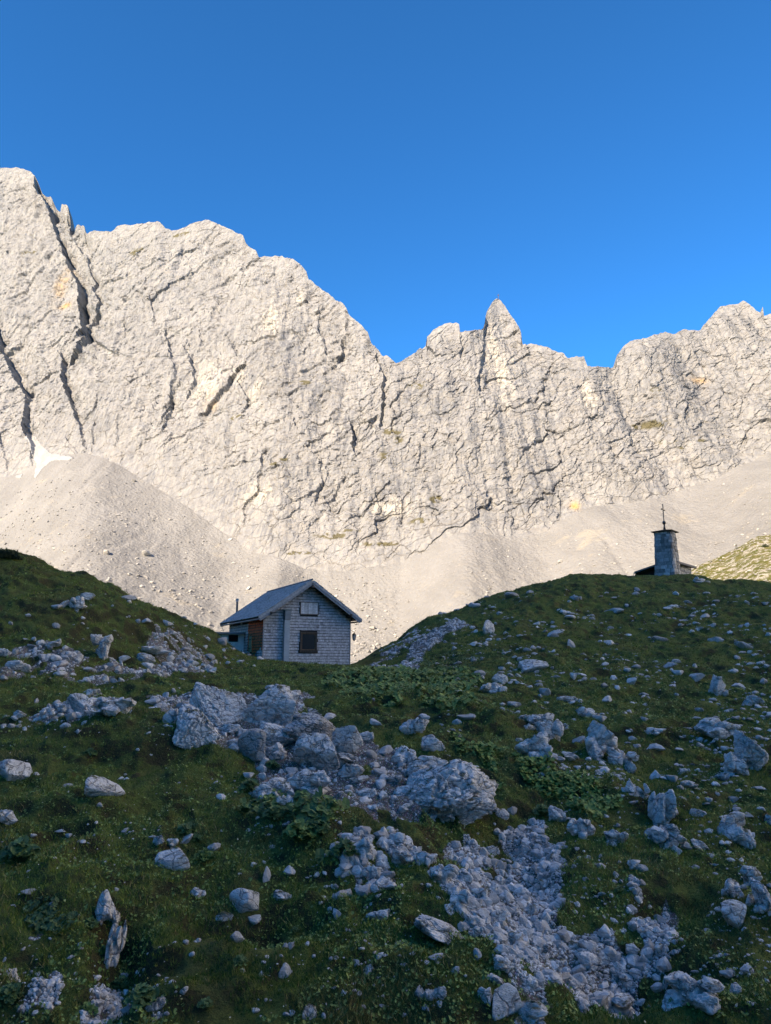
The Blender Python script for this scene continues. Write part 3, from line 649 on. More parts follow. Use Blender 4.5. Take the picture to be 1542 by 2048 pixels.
def rock(px, py, w, h, label=None, group=None, name='rock', tilt=0., deep=.8, mesh=None, sink=.30, mat=None, yaw=None, short=None, cat='rock'):
    """a rock whose visible outline is centred at (px, py) with size w x h in photo pixels"""
    x, y, z = hit(px, py + h * .42); k = y / F / (CP) * 1.02
    sx = w / 2 * k * 1.06; sz = h / 2 * k * (1.12 if mesh is not None else 1.0); sy = max(sx, sz) * deep if w > h * 1.3 else (sx + sz) / 2 * deep
    i = NROCK[0]; NROCK[0] += 1
    if mesh is None: mesh = proto('big', i % 14) if w * h > 500 else proto('small', i % 16)
    elif isinstance(mesh, tuple):
        V, Fc = outcrop_shape(*mesh[1:]) if mesh[0] == 'out' else rock_shape(*mesh); mesh = np_mesh('boulder', V, Fc, mat or ROCK, True)
    o = bpy.data.objects.new(name, mesh); COL.objects.link(o)
    zc = z + sz * (1 - 2 * sink) * .9
    o.location = (x, y + sy * .35, zc); fl = 1 if i % 2 else -1
    o.rotation_euler = (R(-6), R(tilt), R(yaw if yaw is not None else ((i * 37) % 30 - 15)))
    o.scale = (sx, sy, sz)
    tag(o, label, cat, group)
    ROCKS.append((px, py, w, h, o, short)); return o
# named boulders: px, py, w, h, label, short phrase, options
BIG = [
 (889, 1588, 186, 116, 'huge grey boulder seamed with dark cracks, largest of all, right end of boulder field', 'huge cracked boulder', dict(mesh=(6, 41, 12, .13, .26, 16, .05), sink=.2, tilt=6)),
 (434, 1410, 104, 78, 'big blocky pale boulder with a flat face at the upper left of the boulder field', 'big blocky boulder', dict(mesh=(6, 52, 9, .09, .14, 22), sink=.2)),
 (392, 1454, 92, 70, 'broad grey boulder leaning against the big blocky one at its lower left', 'leaning boulder', dict(mesh=(6, 53, 11, .10, .18, 20), tilt=14, sink=.2)),
 (532, 1415, 104, 76, 'large grey boulder with a sloping face, right neighbour of the big blocky one', 'sloping-faced boulder', dict(mesh=(6, 54, 10, .10, .16, 20), tilt=-12, sink=.2)),
 (623, 1458, 110, 52, 'long flat dark grey boulder lying across the middle of the boulder field', 'long flat dark boulder', dict(mesh=(6, 55, 10, .08, .10, 20, .05), tilt=8, mat=ROCK_DARK, sink=.15)),
 (635, 1510, 88, 68, 'pale ribbed boulder tilted down to the right below the long flat dark one', 'tilted ribbed boulder', dict(mesh=(6, 56, 10, .1, .2, 20), tilt=34, sink=.15)),
 (691, 1485, 60, 52, 'rounded light boulder at the right end of the long flat dark one', 'rounded light boulder', dict(mesh=(6, 57, 10, .08, .1, 20), tilt=-15, sink=.15)),
 (504, 1494, 60, 56, 'wedge-shaped dark grey boulder pointing up, lower left of the field', 'wedge-shaped boulder', dict(mesh=(6, 58, 8, .08, .12, 24), tilt=-28, sink=.15, mat=ROCK_DARK)),
 (553, 1472, 76, 44, 'elongated pale boulder sloping down to the right behind the wedge-shaped one', 'elongated pale boulder', dict(mesh=(6, 59, 10, .1, .18, 20), tilt=26)),
 (602, 1571, 116, 50, 'low long ribbed boulder at the lower edge of the boulder field', 'low ribbed boulder', dict(mesh=('out', 201, 6), tilt=-8, sink=.2)),
 (341, 1430, 28, 34, 'upright grey block at the far left end of the boulder field', 'upright end block', {}),
 (553, 1378, 44, 24, 'small angular boulder topmost in the boulder field', 'topmost boulder', {}),
 (581, 1392, 30, 30, 'squarish boulder on the right shoulder of the boulder field below the shelf', 'squarish shoulder boulder', {}),
 (481, 1464, 28, 20, 'small wedge stone jammed under the gap of the two big blocks', 'wedged stone', {}),
 (455, 1455, 46, 22, 'flat stone lying under the big blocky boulder', 'flat underlying stone', {}),
 (548, 1503, 36, 44, 'narrow pale slab dipping right beside the wedge-shaped boulder', 'narrow dipping slab', dict(tilt=40)),
 (698, 1540, 54, 30, 'stack-like pale slab in the middle of the white rubble', 'pale slab in the rubble', dict(tilt=-6)),
 (700, 1520, 46, 18, 'thin white slab lying on top of the rubble slab', 'thin white slab', dict(tilt=12, sink=.1)),
 (532, 1590, 60, 36, 'broken grey rock at the lower left corner of the boulder field', 'broken corner rock', dict(mesh=('out', 202, 7), tilt=20)),
 (575, 1611, 40, 38, 'lowest knobbly rock below the low ribbed boulder', 'lowest knobbly rock', dict(mesh=('out', 203, 8))),
 (854, 1531, 78, 40, 'grey rock shoulder directly behind the huge cracked boulder', 'rock shoulder', dict(mesh=('out', 204, 5))),
 (808, 1508, 48, 36, 'pale lumpy rock up left of the huge cracked boulder', 'pale lumpy rock', dict(mesh=('out', 205, 6))),
 (868, 1486, 42, 40, 'reddish grey upright rock standing above the huge cracked boulder', 'upright rock above', {}),
 (831, 1450, 54, 36, 'slanting grey rock left of the brown grassy mound', 'slanting rock by the mound', dict(tilt=-25)),
 (850, 1434, 26, 15, 'small stone touching the slanting rock by the brown mound', 'small touching stone', {}),
 (934, 1433, 34, 14, 'low pale rock on top of the brown grassy mound', 'low rock on the mound', {}),
 (160, 1403, 44, 46, 'leaning grey boulder propped up in the left rock group', 'propped boulder', dict(mesh=(6, 63, 10, .1, .12, 22), tilt=-38)),
 (178, 1384, 38, 20, 'smooth pale boulder crowning the left rock group', 'smooth crowning boulder', dict(tilt=-8)),
 (219, 1412, 80, 40, 'layered pale rock outcrop at the right of the left rock group', 'layered left outcrop', dict(mesh=('out', 206, 7), tilt=6)),
 (124, 1418, 26, 24, 'squat grey rock left of the propped boulder', 'squat rock', {}),
 (93, 1425, 30, 28, 'knobbly rock at the left end of the left rock group', 'knobbly end rock', dict(mesh=('out', 207, 8))),
 (35, 1432, 24, 24, 'lone grey rock in turf left of the left rock group', 'lone left rock', {}),
 (199, 1297, 38, 48, 'tall pointed grey rock standing in the broken left bank', 'tall pointed rock', dict(mesh=('out', 208, 5), sink=.15)),
 (303, 1299, 64, 22, 'long flat slab jutting out of the left bank under the dark hollow', 'jutting flat slab', dict(tilt=-3)),
 (290, 1313, 34, 26, 'angular block supporting the jutting slab of the left bank', 'supporting block', {}),
 (100, 1288, 44, 16, 'long thin tilted slab in the left bank', 'thin tilted bank slab', dict(tilt=-16)),
 (35, 1329, 42, 26, 'rounded pale boulder low in the left bank near the frame edge', 'rounded bank boulder', {}),
 (7, 1307, 26, 20, 'pale boulder cut by the left frame edge in the left bank', 'bank boulder at frame edge', {}),
 (118, 1325, 30, 14, 'flat grey slab lying in the gravel of the left bank', 'flat bank slab', {}),
 (145, 1205, 42, 30, 'white fissured outcrop showing through the turf of the left knoll', 'white knoll outcrop', dict(mesh=('out', 209, 6), tilt=-20)),
 (175, 1192, 28, 18, 'white rock touching the upper right of the knoll outcrop', 'white rock beside outcrop', {}),
 (111, 1212, 20, 13, 'small white rock left of the knoll outcrop', 'small white knoll rock', {}),
 (160, 1214, 22, 9, 'thin white rock just below the knoll outcrop', 'thin white knoll rock', {}),
 (251, 1193, 34, 11, 'flat grey rock on the skyline edge of the left knoll', 'flat skyline rock', {}),
 (442, 1280, 20, 18, 'pale rock against the concrete annex wall on the knoll slope', 'rock by the annex', {}),
 (18, 1540, 64, 44, 'large smooth pale boulder at the left frame edge with a curved crack', 'large smooth left boulder', dict(mesh=(6, 66, 10, .07, .08, 24), tilt=14)),
 (202, 1579, 68, 36, 'white elongated boulder tilted down right, alone in the left meadow', 'lone white meadow boulder', dict(mesh=(6, 67, 10, .1, .14, 20), tilt=22)),
 (8, 1636, 40, 34, 'white rounded boulder at the left frame edge below the large smooth one', 'second left-edge boulder', {}),
 (348, 1718, 60, 36, 'mossy round boulder with white patches in the left meadow', 'mossy round boulder', dict(mesh=(6, 68, 12, .08, .1, 18))),
 (485, 1811, 50, 42, 'round grey boulder sitting above a dark hollow in the turf', 'round boulder over the hollow', dict(mesh=(6, 69, 14, .06, .05, 14), sink=.12)),
 (203, 1830, 44, 66, 'upright white rock face at the lower left with a dark hollow beside it', 'upright white face', dict(mesh=('out', 210, 7), sink=.2, tilt=-8)),
 (224, 1898, 30, 80, 'tall narrow rock blade under the upright white face', 'tall narrow blade', dict(mesh=('out', 211, 8), sink=.2, tilt=8)),
 (891, 1872, 108, 30, 'long flat slab half buried in turf, slanting down right, left of the gully', 'long half-buried slab', dict(mesh=(6, 72, 12, .1, .18, 18, .06), tilt=24)),
 (757, 1834, 42, 24, 'thin arched rock in turf left of the long half-buried slab', 'thin arched rock', dict(tilt=-14)),
 (1014, 2001, 54, 52, 'squarish pale boulder at the bottom left of the stone gully', 'squarish bottom boulder', dict(mesh=(6, 73, 9, .08, .1, 24))),
 (973, 1993, 24, 34, 'narrow upright rock left of the squarish bottom boulder', 'narrow upright rock', dict(tilt=-20)),
 (1061, 2032, 62, 46, 'cracked grey boulder cut by the bottom frame edge', 'boulder at bottom edge', dict(mesh=('out', 212, 5))),
 (1219, 2012, 86, 44, 'broad grey boulder closing the bottom end of the stone gully', 'broad gully-end boulder', dict(mesh=('out', 213, 6))),
 (1392, 1992, 102, 56, 'big pale split boulder at the bottom right beside the dark hollow', 'big split boulder', dict(mesh=('out', 214, 7))),
 (1471, 1837, 48, 42, 'smooth rounded boulder alone in turf on the lower right', 'smooth lone right boulder', dict(mesh=(6, 77, 12, .06, .05, 16), sink=.15)),
 (1468, 1778, 38, 36, 'white knobbly boulder above the smooth lone one on the lower right', 'white knobbly boulder', dict(mesh=('out', 215, 8))),
 (1506, 1750, 44, 40, 'pointed pale rock near the right frame edge', 'pointed right rock', dict(tilt=35)),
 (1534, 1790, 30, 70, 'tall rock cut by the right frame edge', 'tall edge rock', {}),
 (1475, 1662, 68, 62, 'fissured pale boulder on the right slope with a flat plate above', 'fissured right boulder', dict(mesh=('out', 216, 5), tilt=-20)),
 (1462, 1640, 48, 12, 'thin flat plate lying on the fissured right boulder', 'thin flat plate', dict(sink=.05)),
 (1332, 1628, 52, 88, 'tall fissured rock rib standing on the right slope', 'tall fissured rib', dict(mesh=('out', 217, 6), tilt=14, sink=.2)),
 (1335, 1672, 66, 46, 'broad mossy foot of rock below the tall fissured rib', 'mossy foot rock', dict(mesh=('out', 218, 7))),
 (1075, 1442, 64, 34, 'pale cap rock topping the three-piece outcrop on the right slope', 'pale cap rock', dict(mesh=('out', 219, 8))),
 (1100, 1460, 50, 46, 'right-hand block of the three-piece outcrop', 'right outcrop block', dict(mesh=('out', 220, 5))),
 (1070, 1490, 66, 56, 'large dark-pitted lower block of the three-piece outcrop', 'lower outcrop block', dict(mesh=('out', 221, 6))),
 (1206, 1484, 62, 70, 'craggy outcrop with vertical fissures right of the three-piece outcrop', 'craggy fissured outcrop', dict(mesh=('out', 222, 7), tilt=20)),
 (1243, 1512, 52, 38, 'ribbed rock trailing down right from the craggy fissured outcrop', 'ribbed trailing rock', dict(mesh=('out', 223, 8), tilt=24)),
 (1260, 1534, 24, 26, 'small block at the lower tip of the ribbed trailing rock', 'tip block', {}),
 (1063, 1331, 64, 30, 'large pale slab slanting up right on the upper right slope', 'large pale upper slab', dict(mesh=(6, 83, 10, .08, .14, 20), tilt=-18)),
 (1000, 1354, 30, 24, 'pale upper knob of the bent rock near the leafy patch', 'upper knob', {}),
 (988, 1375, 48, 26, 'curved lower rock under the pale knob near the leafy patch', 'curved lower rock', dict(mesh=('out', 224, 5), tilt=-16)),
 (956, 1347, 26, 14, 'small grey rock at the right edge of the leafy patch', 'rock at leafy edge', {}),
 (1030, 1408, 24, 14, 'small pale rock between the curved rock and the three-piece outcrop', 'small pale middle rock', {}),
 (1173, 1424, 48, 24, 'flat ribbed rock above the craggy fissured outcrop', 'flat ribbed rock', dict(mesh=('out', 225, 6), tilt=-12)),
 (1201, 1436, 28, 16, 'small rock touching the flat ribbed rock on its right', 'right touching rock', {}),
 (1442, 1456, 78, 38, 'row of lumpy pale rock in one low outcrop on the far right slope', 'low lumpy outcrop', dict(mesh=('out', 226, 7), sink=.2)),
 (1515, 1503, 70, 78, 'big layered boulder with level cracks at the right frame edge', 'big layered boulder', dict(mesh=(6, 85, 10, .1, .24, 20, .10), sink=.2)),
 (1472, 1526, 44, 48, 'upright pale rock left of the big layered boulder', 'upright pale neighbour', dict(mesh=('out', 227, 8))),
 (1309, 1462, 44, 18, 'smooth flat pale rock alone in turf on the right slope', 'smooth flat rock', {}),
 (1314, 1493, 32, 14, 'smaller flat rock below the smooth flat one', 'smaller flat rock', {}),
 (1440, 1372, 32, 44, 'jagged leaning rock on the far right slope', 'jagged leaning rock', dict(mesh=('out', 228, 5), tilt=30)),
 (1508, 1400, 40, 24, 'flat cracked rock right of the jagged leaning one', 'flat cracked rock', {}),
 (1262, 1574, 28, 36, 'left one of two pale rocks side by side on the right slope', 'left twin rock', dict(mesh=('out', 229, 6))),
 (1284, 1582, 28, 30, 'right one of two pale rocks side by side on the right slope', 'right twin rock', dict(mesh=('out', 230, 7))),
 (1382, 1570, 40, 20, 'flat pale rock between the twin rocks and the big layered boulder', 'flat middle rock', dict(tilt=12)),
 (1117, 1632, 32, 32, 'cube-like grey block standing in the leaves above the stone gully', 'cube-like block', dict(sink=.15)),
 (1164, 1655, 48, 38, 'cluster-like lumpy rock right of the cube-like block', 'lumpy rock by the cube', dict(mesh=('out', 231, 8))),
 (1234, 1676, 40, 30, 'pale rock pair-like lump in turf right of the gully head', 'lump right of gully head', dict(mesh=('out', 232, 5))),
 (880, 1752, 64, 44, 'broad knobbly rock at the left edge of the stone gully', 'broad knobbly gully rock', dict(mesh=('out', 233, 6))),
 (920, 1802, 60, 42, 'large pale rock on the left rim of the gully below the knobbly one', 'large rim rock', dict(mesh=('out', 234, 7))),
 (795, 1690, 48, 38, 'upper rock of the chain on the small grassy mound', 'upper chain rock', dict(mesh=('out', 235, 8))),
 (820, 1714, 60, 32, 'middle rock of the chain on the small grassy mound', 'middle chain rock', dict(mesh=('out', 236, 5), tilt=20)),
 (852, 1718, 40, 30, 'right end rock of the chain on the small grassy mound', 'end chain rock', {}),
 (766, 1773, 46, 28, 'low broad rock at the bottom of the small heap', 'low heap rock', dict(mesh=('out', 237, 6))),
 (722, 1700, 46, 44, 'tallest rock of the small stone heap left of the gully', 'tallest heap rock', dict(mesh=('out', 238, 7))),
 (1372, 1690, 24, 16, 'small pale rock right of the mossy foot rock', 'small rock by mossy foot', {}),
 (1406, 1694, 42, 24, 'pale slanting rock right of the tall fissured rib', 'pale slanting rock', dict(tilt=20)),
 (977, 1250, 26, 38, 'upright pale rock high on the right slope beneath the skyline', 'upright skyline-side rock', {}),
 (1230, 1221, 34, 12, 'flat white rock high on the slope below the chapel', 'flat rock below the chapel', {}),
 (1321, 1276, 30, 14, 'white rock in the grass straight below the bell tower', 'white rock below tower', {}),
 (1404, 1160, 30, 13, 'pale rocks piled against the right end of the chapel wall', 'rock by the chapel wall', dict(mesh=('out', 239, 8))),
 (1024, 1189, 28, 16, 'dark grey rock on the left skyline of the chapel hill', 'dark skyline rock', dict(mat=ROCK_DARK)),
 (250, 1660, 14, 10, 'tiny white stone left of the leafy plants in the meadow', 'tiny white meadow stone', {}),
]
for px, py, w, h, lab, sh, op in BIG:
    rock(px, py, w, h, lab, name='boulder' if w * h > 1600 else 'rock', cat='boulder' if w * h > 1600 else 'rock', short=sh, **op)
# chapel hill and meadow rocks read off the photo one by one; their labels are made from the boulder beside them
MORE = [(733, 1473, 28, 20), (752, 1445, 24, 12), (525, 1522, 22, 18), (497, 1552, 20, 14), (313, 1683, 26, 20), (341, 1688, 26, 22), (371, 1681, 28, 16), (427, 1692, 22, 16), (576, 1742, 26, 16), (532, 1748, 14, 28), (565, 1795, 34, 20),
 (709, 1722, 40, 36), (688, 1745, 30, 24), (745, 1742, 34, 26), (1136, 1398, 38, 14), (1215, 1396, 22, 14), (1450, 1554, 30, 18), (1398, 1353, 26, 18), (1312, 1547, 20, 20), (1347, 1557, 22, 16), (1393, 1625, 32, 18), (985, 1618, 28, 22), (1005, 1628, 26, 22), (1024, 1620, 20, 18),
 (1110, 1264, 34, 12), (1141, 1285, 16, 22), (1220, 1283, 20, 12), (1433, 1278, 24, 14), (1492, 1290, 32, 14), (953, 1211, 16, 12), (1141, 1236, 20, 10), (1410, 1231, 24, 10), (1272, 1332, 16, 10), (1148, 1351, 10, 16), (1340, 1330, 30, 14), (1358, 1344, 22, 14), (1091, 1382, 20, 20), (1209, 1370, 14, 12), (1265, 1362, 18, 18), (1468, 1341, 20, 10), (1480, 1372, 24, 12), (1530, 1360, 20, 14),
 (736, 1938, 28, 14), (710, 1927, 18, 12), (842, 1986, 20, 22), (860, 1993, 18, 22), (880, 1990, 24, 26), (874, 1915, 28, 12), (988, 1960, 36, 14), (1272, 1727, 26, 20), (1353, 1699, 20, 20), (1064, 1966, 34, 28), (1149, 1971, 40, 32), (1260, 1965, 40, 26), (1476, 1980, 22, 26), (1459, 1951, 28, 14), (1500, 1939, 26, 16), (1333, 1966, 14, 22), (1180, 1925, 40, 30), (1112, 1930, 36, 26), (1232, 1938, 34, 26),
 (944, 1843, 30, 26), (930, 1755, 30, 28), (1102, 1880, 22, 16), (1201, 1915, 36, 26), (675, 1826, 14, 22), (120, 1663, 20, 8), (137, 1671, 12, 9), (449, 1833, 28, 20), (254, 2022, 20, 20), (310, 2012, 36, 20), (367, 1988, 14, 12), (522, 1948, 14, 10), (567, 1946, 22, 22), (582, 1894, 12, 12), (392, 1790, 30, 20), (474, 1875, 24, 18), (507, 1840, 24, 18), (619, 2024, 24, 30),
 (55, 1788, 24, 10), (103, 1810, 12, 12), (200, 1613, 12, 8), (288, 1242, 22, 14), (334, 1247, 22, 12), (62, 1293, 22, 9), (130, 1314, 16, 12), (174, 1339, 20, 12), (118, 1347, 22, 12), (3, 1357, 18, 12), (111, 1434, 18, 14), (70, 1402, 9, 13), (330, 1389, 13, 15), (347, 1382, 8, 11), (303, 1404, 28, 16), (418, 1313, 20, 14), (415, 1336, 32, 18), (293, 1329, 22, 14), (248, 1319, 22, 14), (365, 1300, 22, 12), (385, 1326, 22, 14), (20, 1246, 10, 8), (56, 1230, 10, 8),
 (400, 1400, 22, 18), (365, 1412, 24, 20), (610, 1432, 30, 24), (655, 1432, 30, 16), (585, 1540, 26, 16), (650, 1560, 30, 20), (720, 1560, 34, 18), (760, 1545, 26, 16), (742, 1508, 24, 20), (770, 1500, 26, 18), (735, 1585, 34, 18), (790, 1560, 28, 18), (470, 1485, 28, 18), (1290, 1440, 14, 10), (1400, 1420, 14, 10), (1500, 1440, 14, 8), (1160, 1480, 24, 14), (1145, 1512, 40, 18), (1120, 1520, 20, 12), (1098, 1535, 12, 10), (1210, 1540, 26, 12), (1080, 1550, 16, 10), (1180, 1590, 14, 14), (1400, 1480, 14, 10), (1360, 1500, 16, 8), (1355, 1530, 16, 8),
 (1330, 1600, 26, 30), (1470, 1600, 16, 12), (1495, 1630, 22, 12), (1420, 1600, 14, 10), (1540, 1640, 22, 24), (1520, 1580, 26, 10), (1505, 1800, 26, 24), (1525, 1820, 30, 24), (1320, 1840, 24, 20), (1300, 1868, 26, 20), (1270, 1900, 30, 22), (1325, 1900, 26, 20), (985, 1700, 26, 20), (960, 1790, 30, 26), (1000, 1830, 30, 24), (1030, 1880, 32, 26), (1060, 1820, 26, 20), (1090, 1770, 30, 24), (1050, 1700, 26, 20), (1085, 1680, 28, 20), (1110, 1720, 26, 24), (1000, 1760, 26, 22), (1010, 1930, 36, 26), (1080, 1900, 30, 24), (1150, 1890, 30, 20), (960, 1860, 26, 20)]
DIRS = ['right of', 'below and right of', 'below', 'below and left of', 'left of', 'above and left of', 'above', 'above and right of']
used = set()
def auto_label(px, py, w, h):
    fl = 'flat' if w > 1.9 * h else 'upright' if h > 1.25 * w else 'squat' if w > 1.35 * h else 'rounded'
    sz = 'small' if w * h > 500 else 'little' if w * h > 250 else 'tiny'
    near = sorted([(math.hypot(px - b[0], py - b[1]), b) for b in BIG])[:4]
    for near_d, b in near:
        d = DIRS[int(round(math.atan2(py - b[1], px - b[0]) / (math.pi / 4))) % 8]
        for q in (('close ' if near_d < 45 else '') + d,):
            L = f'{sz} {fl} grey rock {q} the {b[5]}'
            if L not in used: used.add(L); return L
    L = f'{sz} {fl} grey rock {near[0][0] and ""}{DIRS[int(round(math.atan2(py - near[1][1][1], px - near[1][1][0]) / (math.pi / 4))) % 8]} the {near[1][1][5]}, near the {near[0][1][5]}'.replace('  ', ' ')
    k = L; used.add(k); return k
for px, py, w, h in MORE:
    rock(px, py, w, h, auto_label(px, py, w, h), 'smaller rocks scattered over the slope', tilt=((px * 7 + py * 3) % 40) - 20, short=None)

# loose stones: the largest as things of their own, the rest as one mass
def place(X, Y, s, flat=1.):
    return X, Y, gz(X, Y)
loose = []     # x, y, z, size(m), flatness, region
def sample_poly(key, n, smin, smax, power=2.2):
    pl = WPOLY[key]; x0, y0 = pl.min(0); x1, y1 = pl.max(0); out = 0
    X = RNG.uniform(x0, x1, n * 4); Y = RNG.uniform(y0, y1, n * 4)
    ok = (gravel_mask(X, Y) > .5) | (RNG.random(len(X)) < .045)
    X, Y = X[ok][:n], Y[ok][:n]; s = smin + (smax - smin) * RNG.random(len(X)) ** power
    for x, y, q in zip(X, Y, s): loose.append((x, y, float(gz(x, y)), q, RNG.uniform(.55, .95), key))
sample_poly('gully', 1700, .05, .27, 3.6); sample_poly('boulders', 900, .05, .30, 3.6); sample_poly('bank', 620, .05, .38, 3.2)
sample_poly('ledge', 350, .06, .34, 2); sample_poly('path', 130, .06, .26, 4); sample_poly('corner', 260, .03, .12); sample_poly('corner2', 320, .03, .14)
sample_poly('heap', 130, .06, .30, 1.4); sample_poly('trickle', 160, .04, .17); sample_poly('crest', 45, .10, .5, 3); sample_poly('knob', 70, .05, .22)
def sprinkle(x0, x1, y0, y1, n, smin, smax, key, power=2.6, clump=.1):
    k = 0
    PXs = RNG.uniform(x0, x1, n); PYs = RNG.uniform(y0, y1, n)
    for px, py in zip(PXs, PYs):
        a, b, c = ray(px, py)
        x, y = march(px, py, gz, n=220); 
        if y > 88 or fbm(np.array([x / 1.7]), np.array([y / 3.0]), seed=77, octs=4, gain=.7)[0] < clump: continue
        s = (smin + (smax - smin) * RNG.random() ** power) * y / F
        fl_ = RNG.uniform(.3, .8); loose.append((x, y, float(gz(x, y)) - s * fl_ * .17, s, fl_, key))
sprinkle(880, 1560, 1185, 1560, 5200, 2, 19, 'right slope', 4.5, .04)
sprinkle(1080, 1560, 1540, 1960, 900, 3, 18, 'lower right slope', 3., 0.)
sprinkle(0, 560, 1240, 1480, 700, 3, 14, 'left knoll', 3, .05); sprinkle(0, 900, 1660, 2048, 900, 3, 16, 'near meadow', 3., .12); sprinkle(0, 640, 1480, 1700, 160, 3, 10, 'left meadow', 3., .1)
sprinkle(420, 700, 1560, 1660, 200, 4, 14, 'boulders', 3., -.2); sprinkle(1300, 1560, 1840, 2030, 200, 3, 14, 'near meadow', 3., .0)
def big_px(l): return l[3] / l[1] * F
loose.sort(key=big_px, reverse=True)
n_ind = max(0, 298 - len(ROCKS)); REG = {
 'gully': ('grey rounded stone among the rubble filling the stone gully', 'stones in the gully'), 'boulders': ('angular pale stone in the rubble between the big boulders', 'stones between the boulders'),
 'bank': ('broken grey stone in the rubble of the left bank', 'stones in the left bank'), 'ledge': ('grey stone packed around the left rock group', 'stones of the left rock group'),
 'path': ('pale stone lying on the gravel path right of the hut', 'stones on the path'), 'crest': ('dark rock on the rough slope edge above the gravel path', 'rocks above the path'),
 'heap': ('knobbly stone in the small heap left of the gully', 'stones in the small heap'), 'right slope': ('small pale rock showing through turf of the slope below the chapel', 'rocks on the chapel slope'),
 'lower right slope': ('small pale rock in turf right of the stone gully', 'rocks right of the gully'), 'left knoll': ('small pale rock in turf of the left knoll and shelf', 'rocks on the left knoll'),
 'near meadow': ('small pale rock in the nearest turf at the bottom', 'rocks in the nearest turf'), 'left meadow': ('small pale rock in the left meadow', 'rocks in the left meadow'),
 'knob': ('knobbly stone around the chain of rocks on the small mound', 'stones on the small mound'), 'trickle': ('small stone in the thin trickle of gravel right of the gully', 'stones in the gravel trickle'),
 'corner': ('small stone in the gravel at the bottom left corner', 'stones in the corner gravel'), 'corner2': ('small stone in the gravel under the tall narrow blade', 'stones under the blade')}
for i, (x, y, z, s, fl, key) in enumerate(loose[:n_ind]):
    o = bpy.data.objects.new('stone', proto('small', i % 16)); COL.objects.link(o)
    o.location = (x, y, z + s * fl * .12); o.rotation_euler = (RNG.uniform(-.4, .4), RNG.uniform(-.4, .4), RNG.uniform(0, 6.28)); o.scale = (s * .5, s * RNG.uniform(.35, .5), s * fl * .5)
    tag(o, REG[key][0], 'stone', REG[key][1])
def merge(items, n, name, mat, label, cat, seed=0, smooth=False):
    protos = [rock_shape(n, seed + k, 8, .06, sharp=70)[0] for k in range(10)]; Fc = ICO[n][1]; nv = len(protos[0]); N = len(items)
    A_ = np.array([[i[0], i[1], i[2], i[3], i[4]] for i in items]); V = np.empty((N, nv, 3)); rg = np.random.default_rng(seed)
    k = rg.integers(0, 10, N); a = rg.uniform(0, 6.28, N); b = rg.uniform(-.5, .5, N); P = np.array(protos)[k]
    P = P * np.stack([A_[:, 3] * .5, A_[:, 3] * rg.uniform(.32, .5, N), A_[:, 3] * .5 * A_[:, 4]], 1)[:, None, :]
    cb, sb = np.cos(b)[:, None], np.sin(b)[:, None]; y = P[..., 1] * cb - P[..., 2] * sb; z = P[..., 1] * sb + P[..., 2] * cb
    ca, sa = np.cos(a)[:, None], np.sin(a)[:, None]; V[..., 0] = P[..., 0] * ca - y * sa + A_[:, 0:1]; V[..., 1] = P[..., 0] * sa + y * ca + A_[:, 1:2]
    V[..., 2] = z + (A_[:, 2] + A_[:, 3] * A_[:, 4] * .10)[:, None]
    FF = (Fc[None] + (np.arange(N) * nv)[:, None, None]).reshape(-1, 3)
    t = np.repeat(rg.uniform(0, 1, N), nv)
    o = link(name, np_mesh(name, V.reshape(-1, 3), FF, mat, smooth, {'vary': t})); tag(o, label, cat, kind='stuff'); return o
merge(loose[n_ind:], 2, 'rubble', STONE, 'loose pale limestone rubble filling the gully and strewn over the turf', 'rubble', 50)
# fine gravel
fine = []
for key, n in (('gully', 22000), ('boulders', 7000), ('bank', 4000), ('path', 5000), ('corner', 1200), ('corner2', 1200), ('trickle', 400), ('heap', 300), ('ledge', 500)):
    pl = WPOLY[key]; x0, y0 = pl.min(0); x1, y1 = pl.max(0); X = RNG.uniform(x0, x1, n); Y = RNG.uniform(y0, y1, n); ok = gravel_mask(X, Y) > .5
    X, Y = X[ok], Y[ok]; Z = gz(X, Y); s = RNG.uniform(.025, .07, len(X)) * np.maximum(1, Y / 16)
    fine += list(zip(X, Y, Z, s, RNG.uniform(.5, .9, len(X))))
merge(fine, 1, 'gravel', STONE, 'fine pale gravel between the stones', 'gravel', 80)
# scree blocks
SB = [(212, 1108, 14, 12, 'pale oval block on the scree above the left knoll'), (292, 1111, 26, 12, 'largest flat pale block on the left scree'), (268, 963, 12, 6, 'dark block at the top rim of the left scree'), (236, 1031, 8, 5, 'small dark block in the middle of the left scree'),
      (498, 1178, 11, 7, 'dark block on the scree left of the hut ridge'), (460, 1080, 9, 5, 'small dark block under the cliff foot above the hut'), (340, 1040, 9, 6, 'small block on the right flank of the left scree'), (113, 1136, 12, 5, 'flat pale block just above the left knoll skyline'), (560, 1200, 8, 5, 'small block on the scree behind the hut roof'), (745, 1258, 14, 7, 'pale block on the scree right of the hut lantern'), (1120, 1125, 12, 8, 'pale block on the central scree above the right hill')]
for i, (px, py, w, h, lab) in enumerate(SB):
    L = cast(px, py, (scree, mountain)); k = L.y / F
    o = bpy.data.objects.new('scree_block', proto('small', i)); COL.objects.link(o); o.location = L + Vector((0, 0, h * k * .25)); o.scale = (w * k / 2, w * k * .4, h * k / 2); o.rotation_euler = (0, R(12), i)
    tag(o, lab, 'rock')
n = 26000; jj = RNG.integers(30, len(pcs) - 30, n); tt = RNG.random(n) ** 1.25; ii = (tt * (nrs - 95)).astype(int); fx = RNG.random(n)
X = SX[ii, jj] * (1 - fx) + SX[ii, jj + 1] * fx; Y = SY[ii, jj] * (1 - fx) + SY[ii, jj + 1] * fx; Z = SZ[ii, jj] * (1 - fx) + SZ[ii, jj + 1] * fx
dens = .35 + .9 * fbm(X / 25, Y / 60, seed=450, octs=3) + .5 * (1 - tt); ok = RNG.random(n) < dens
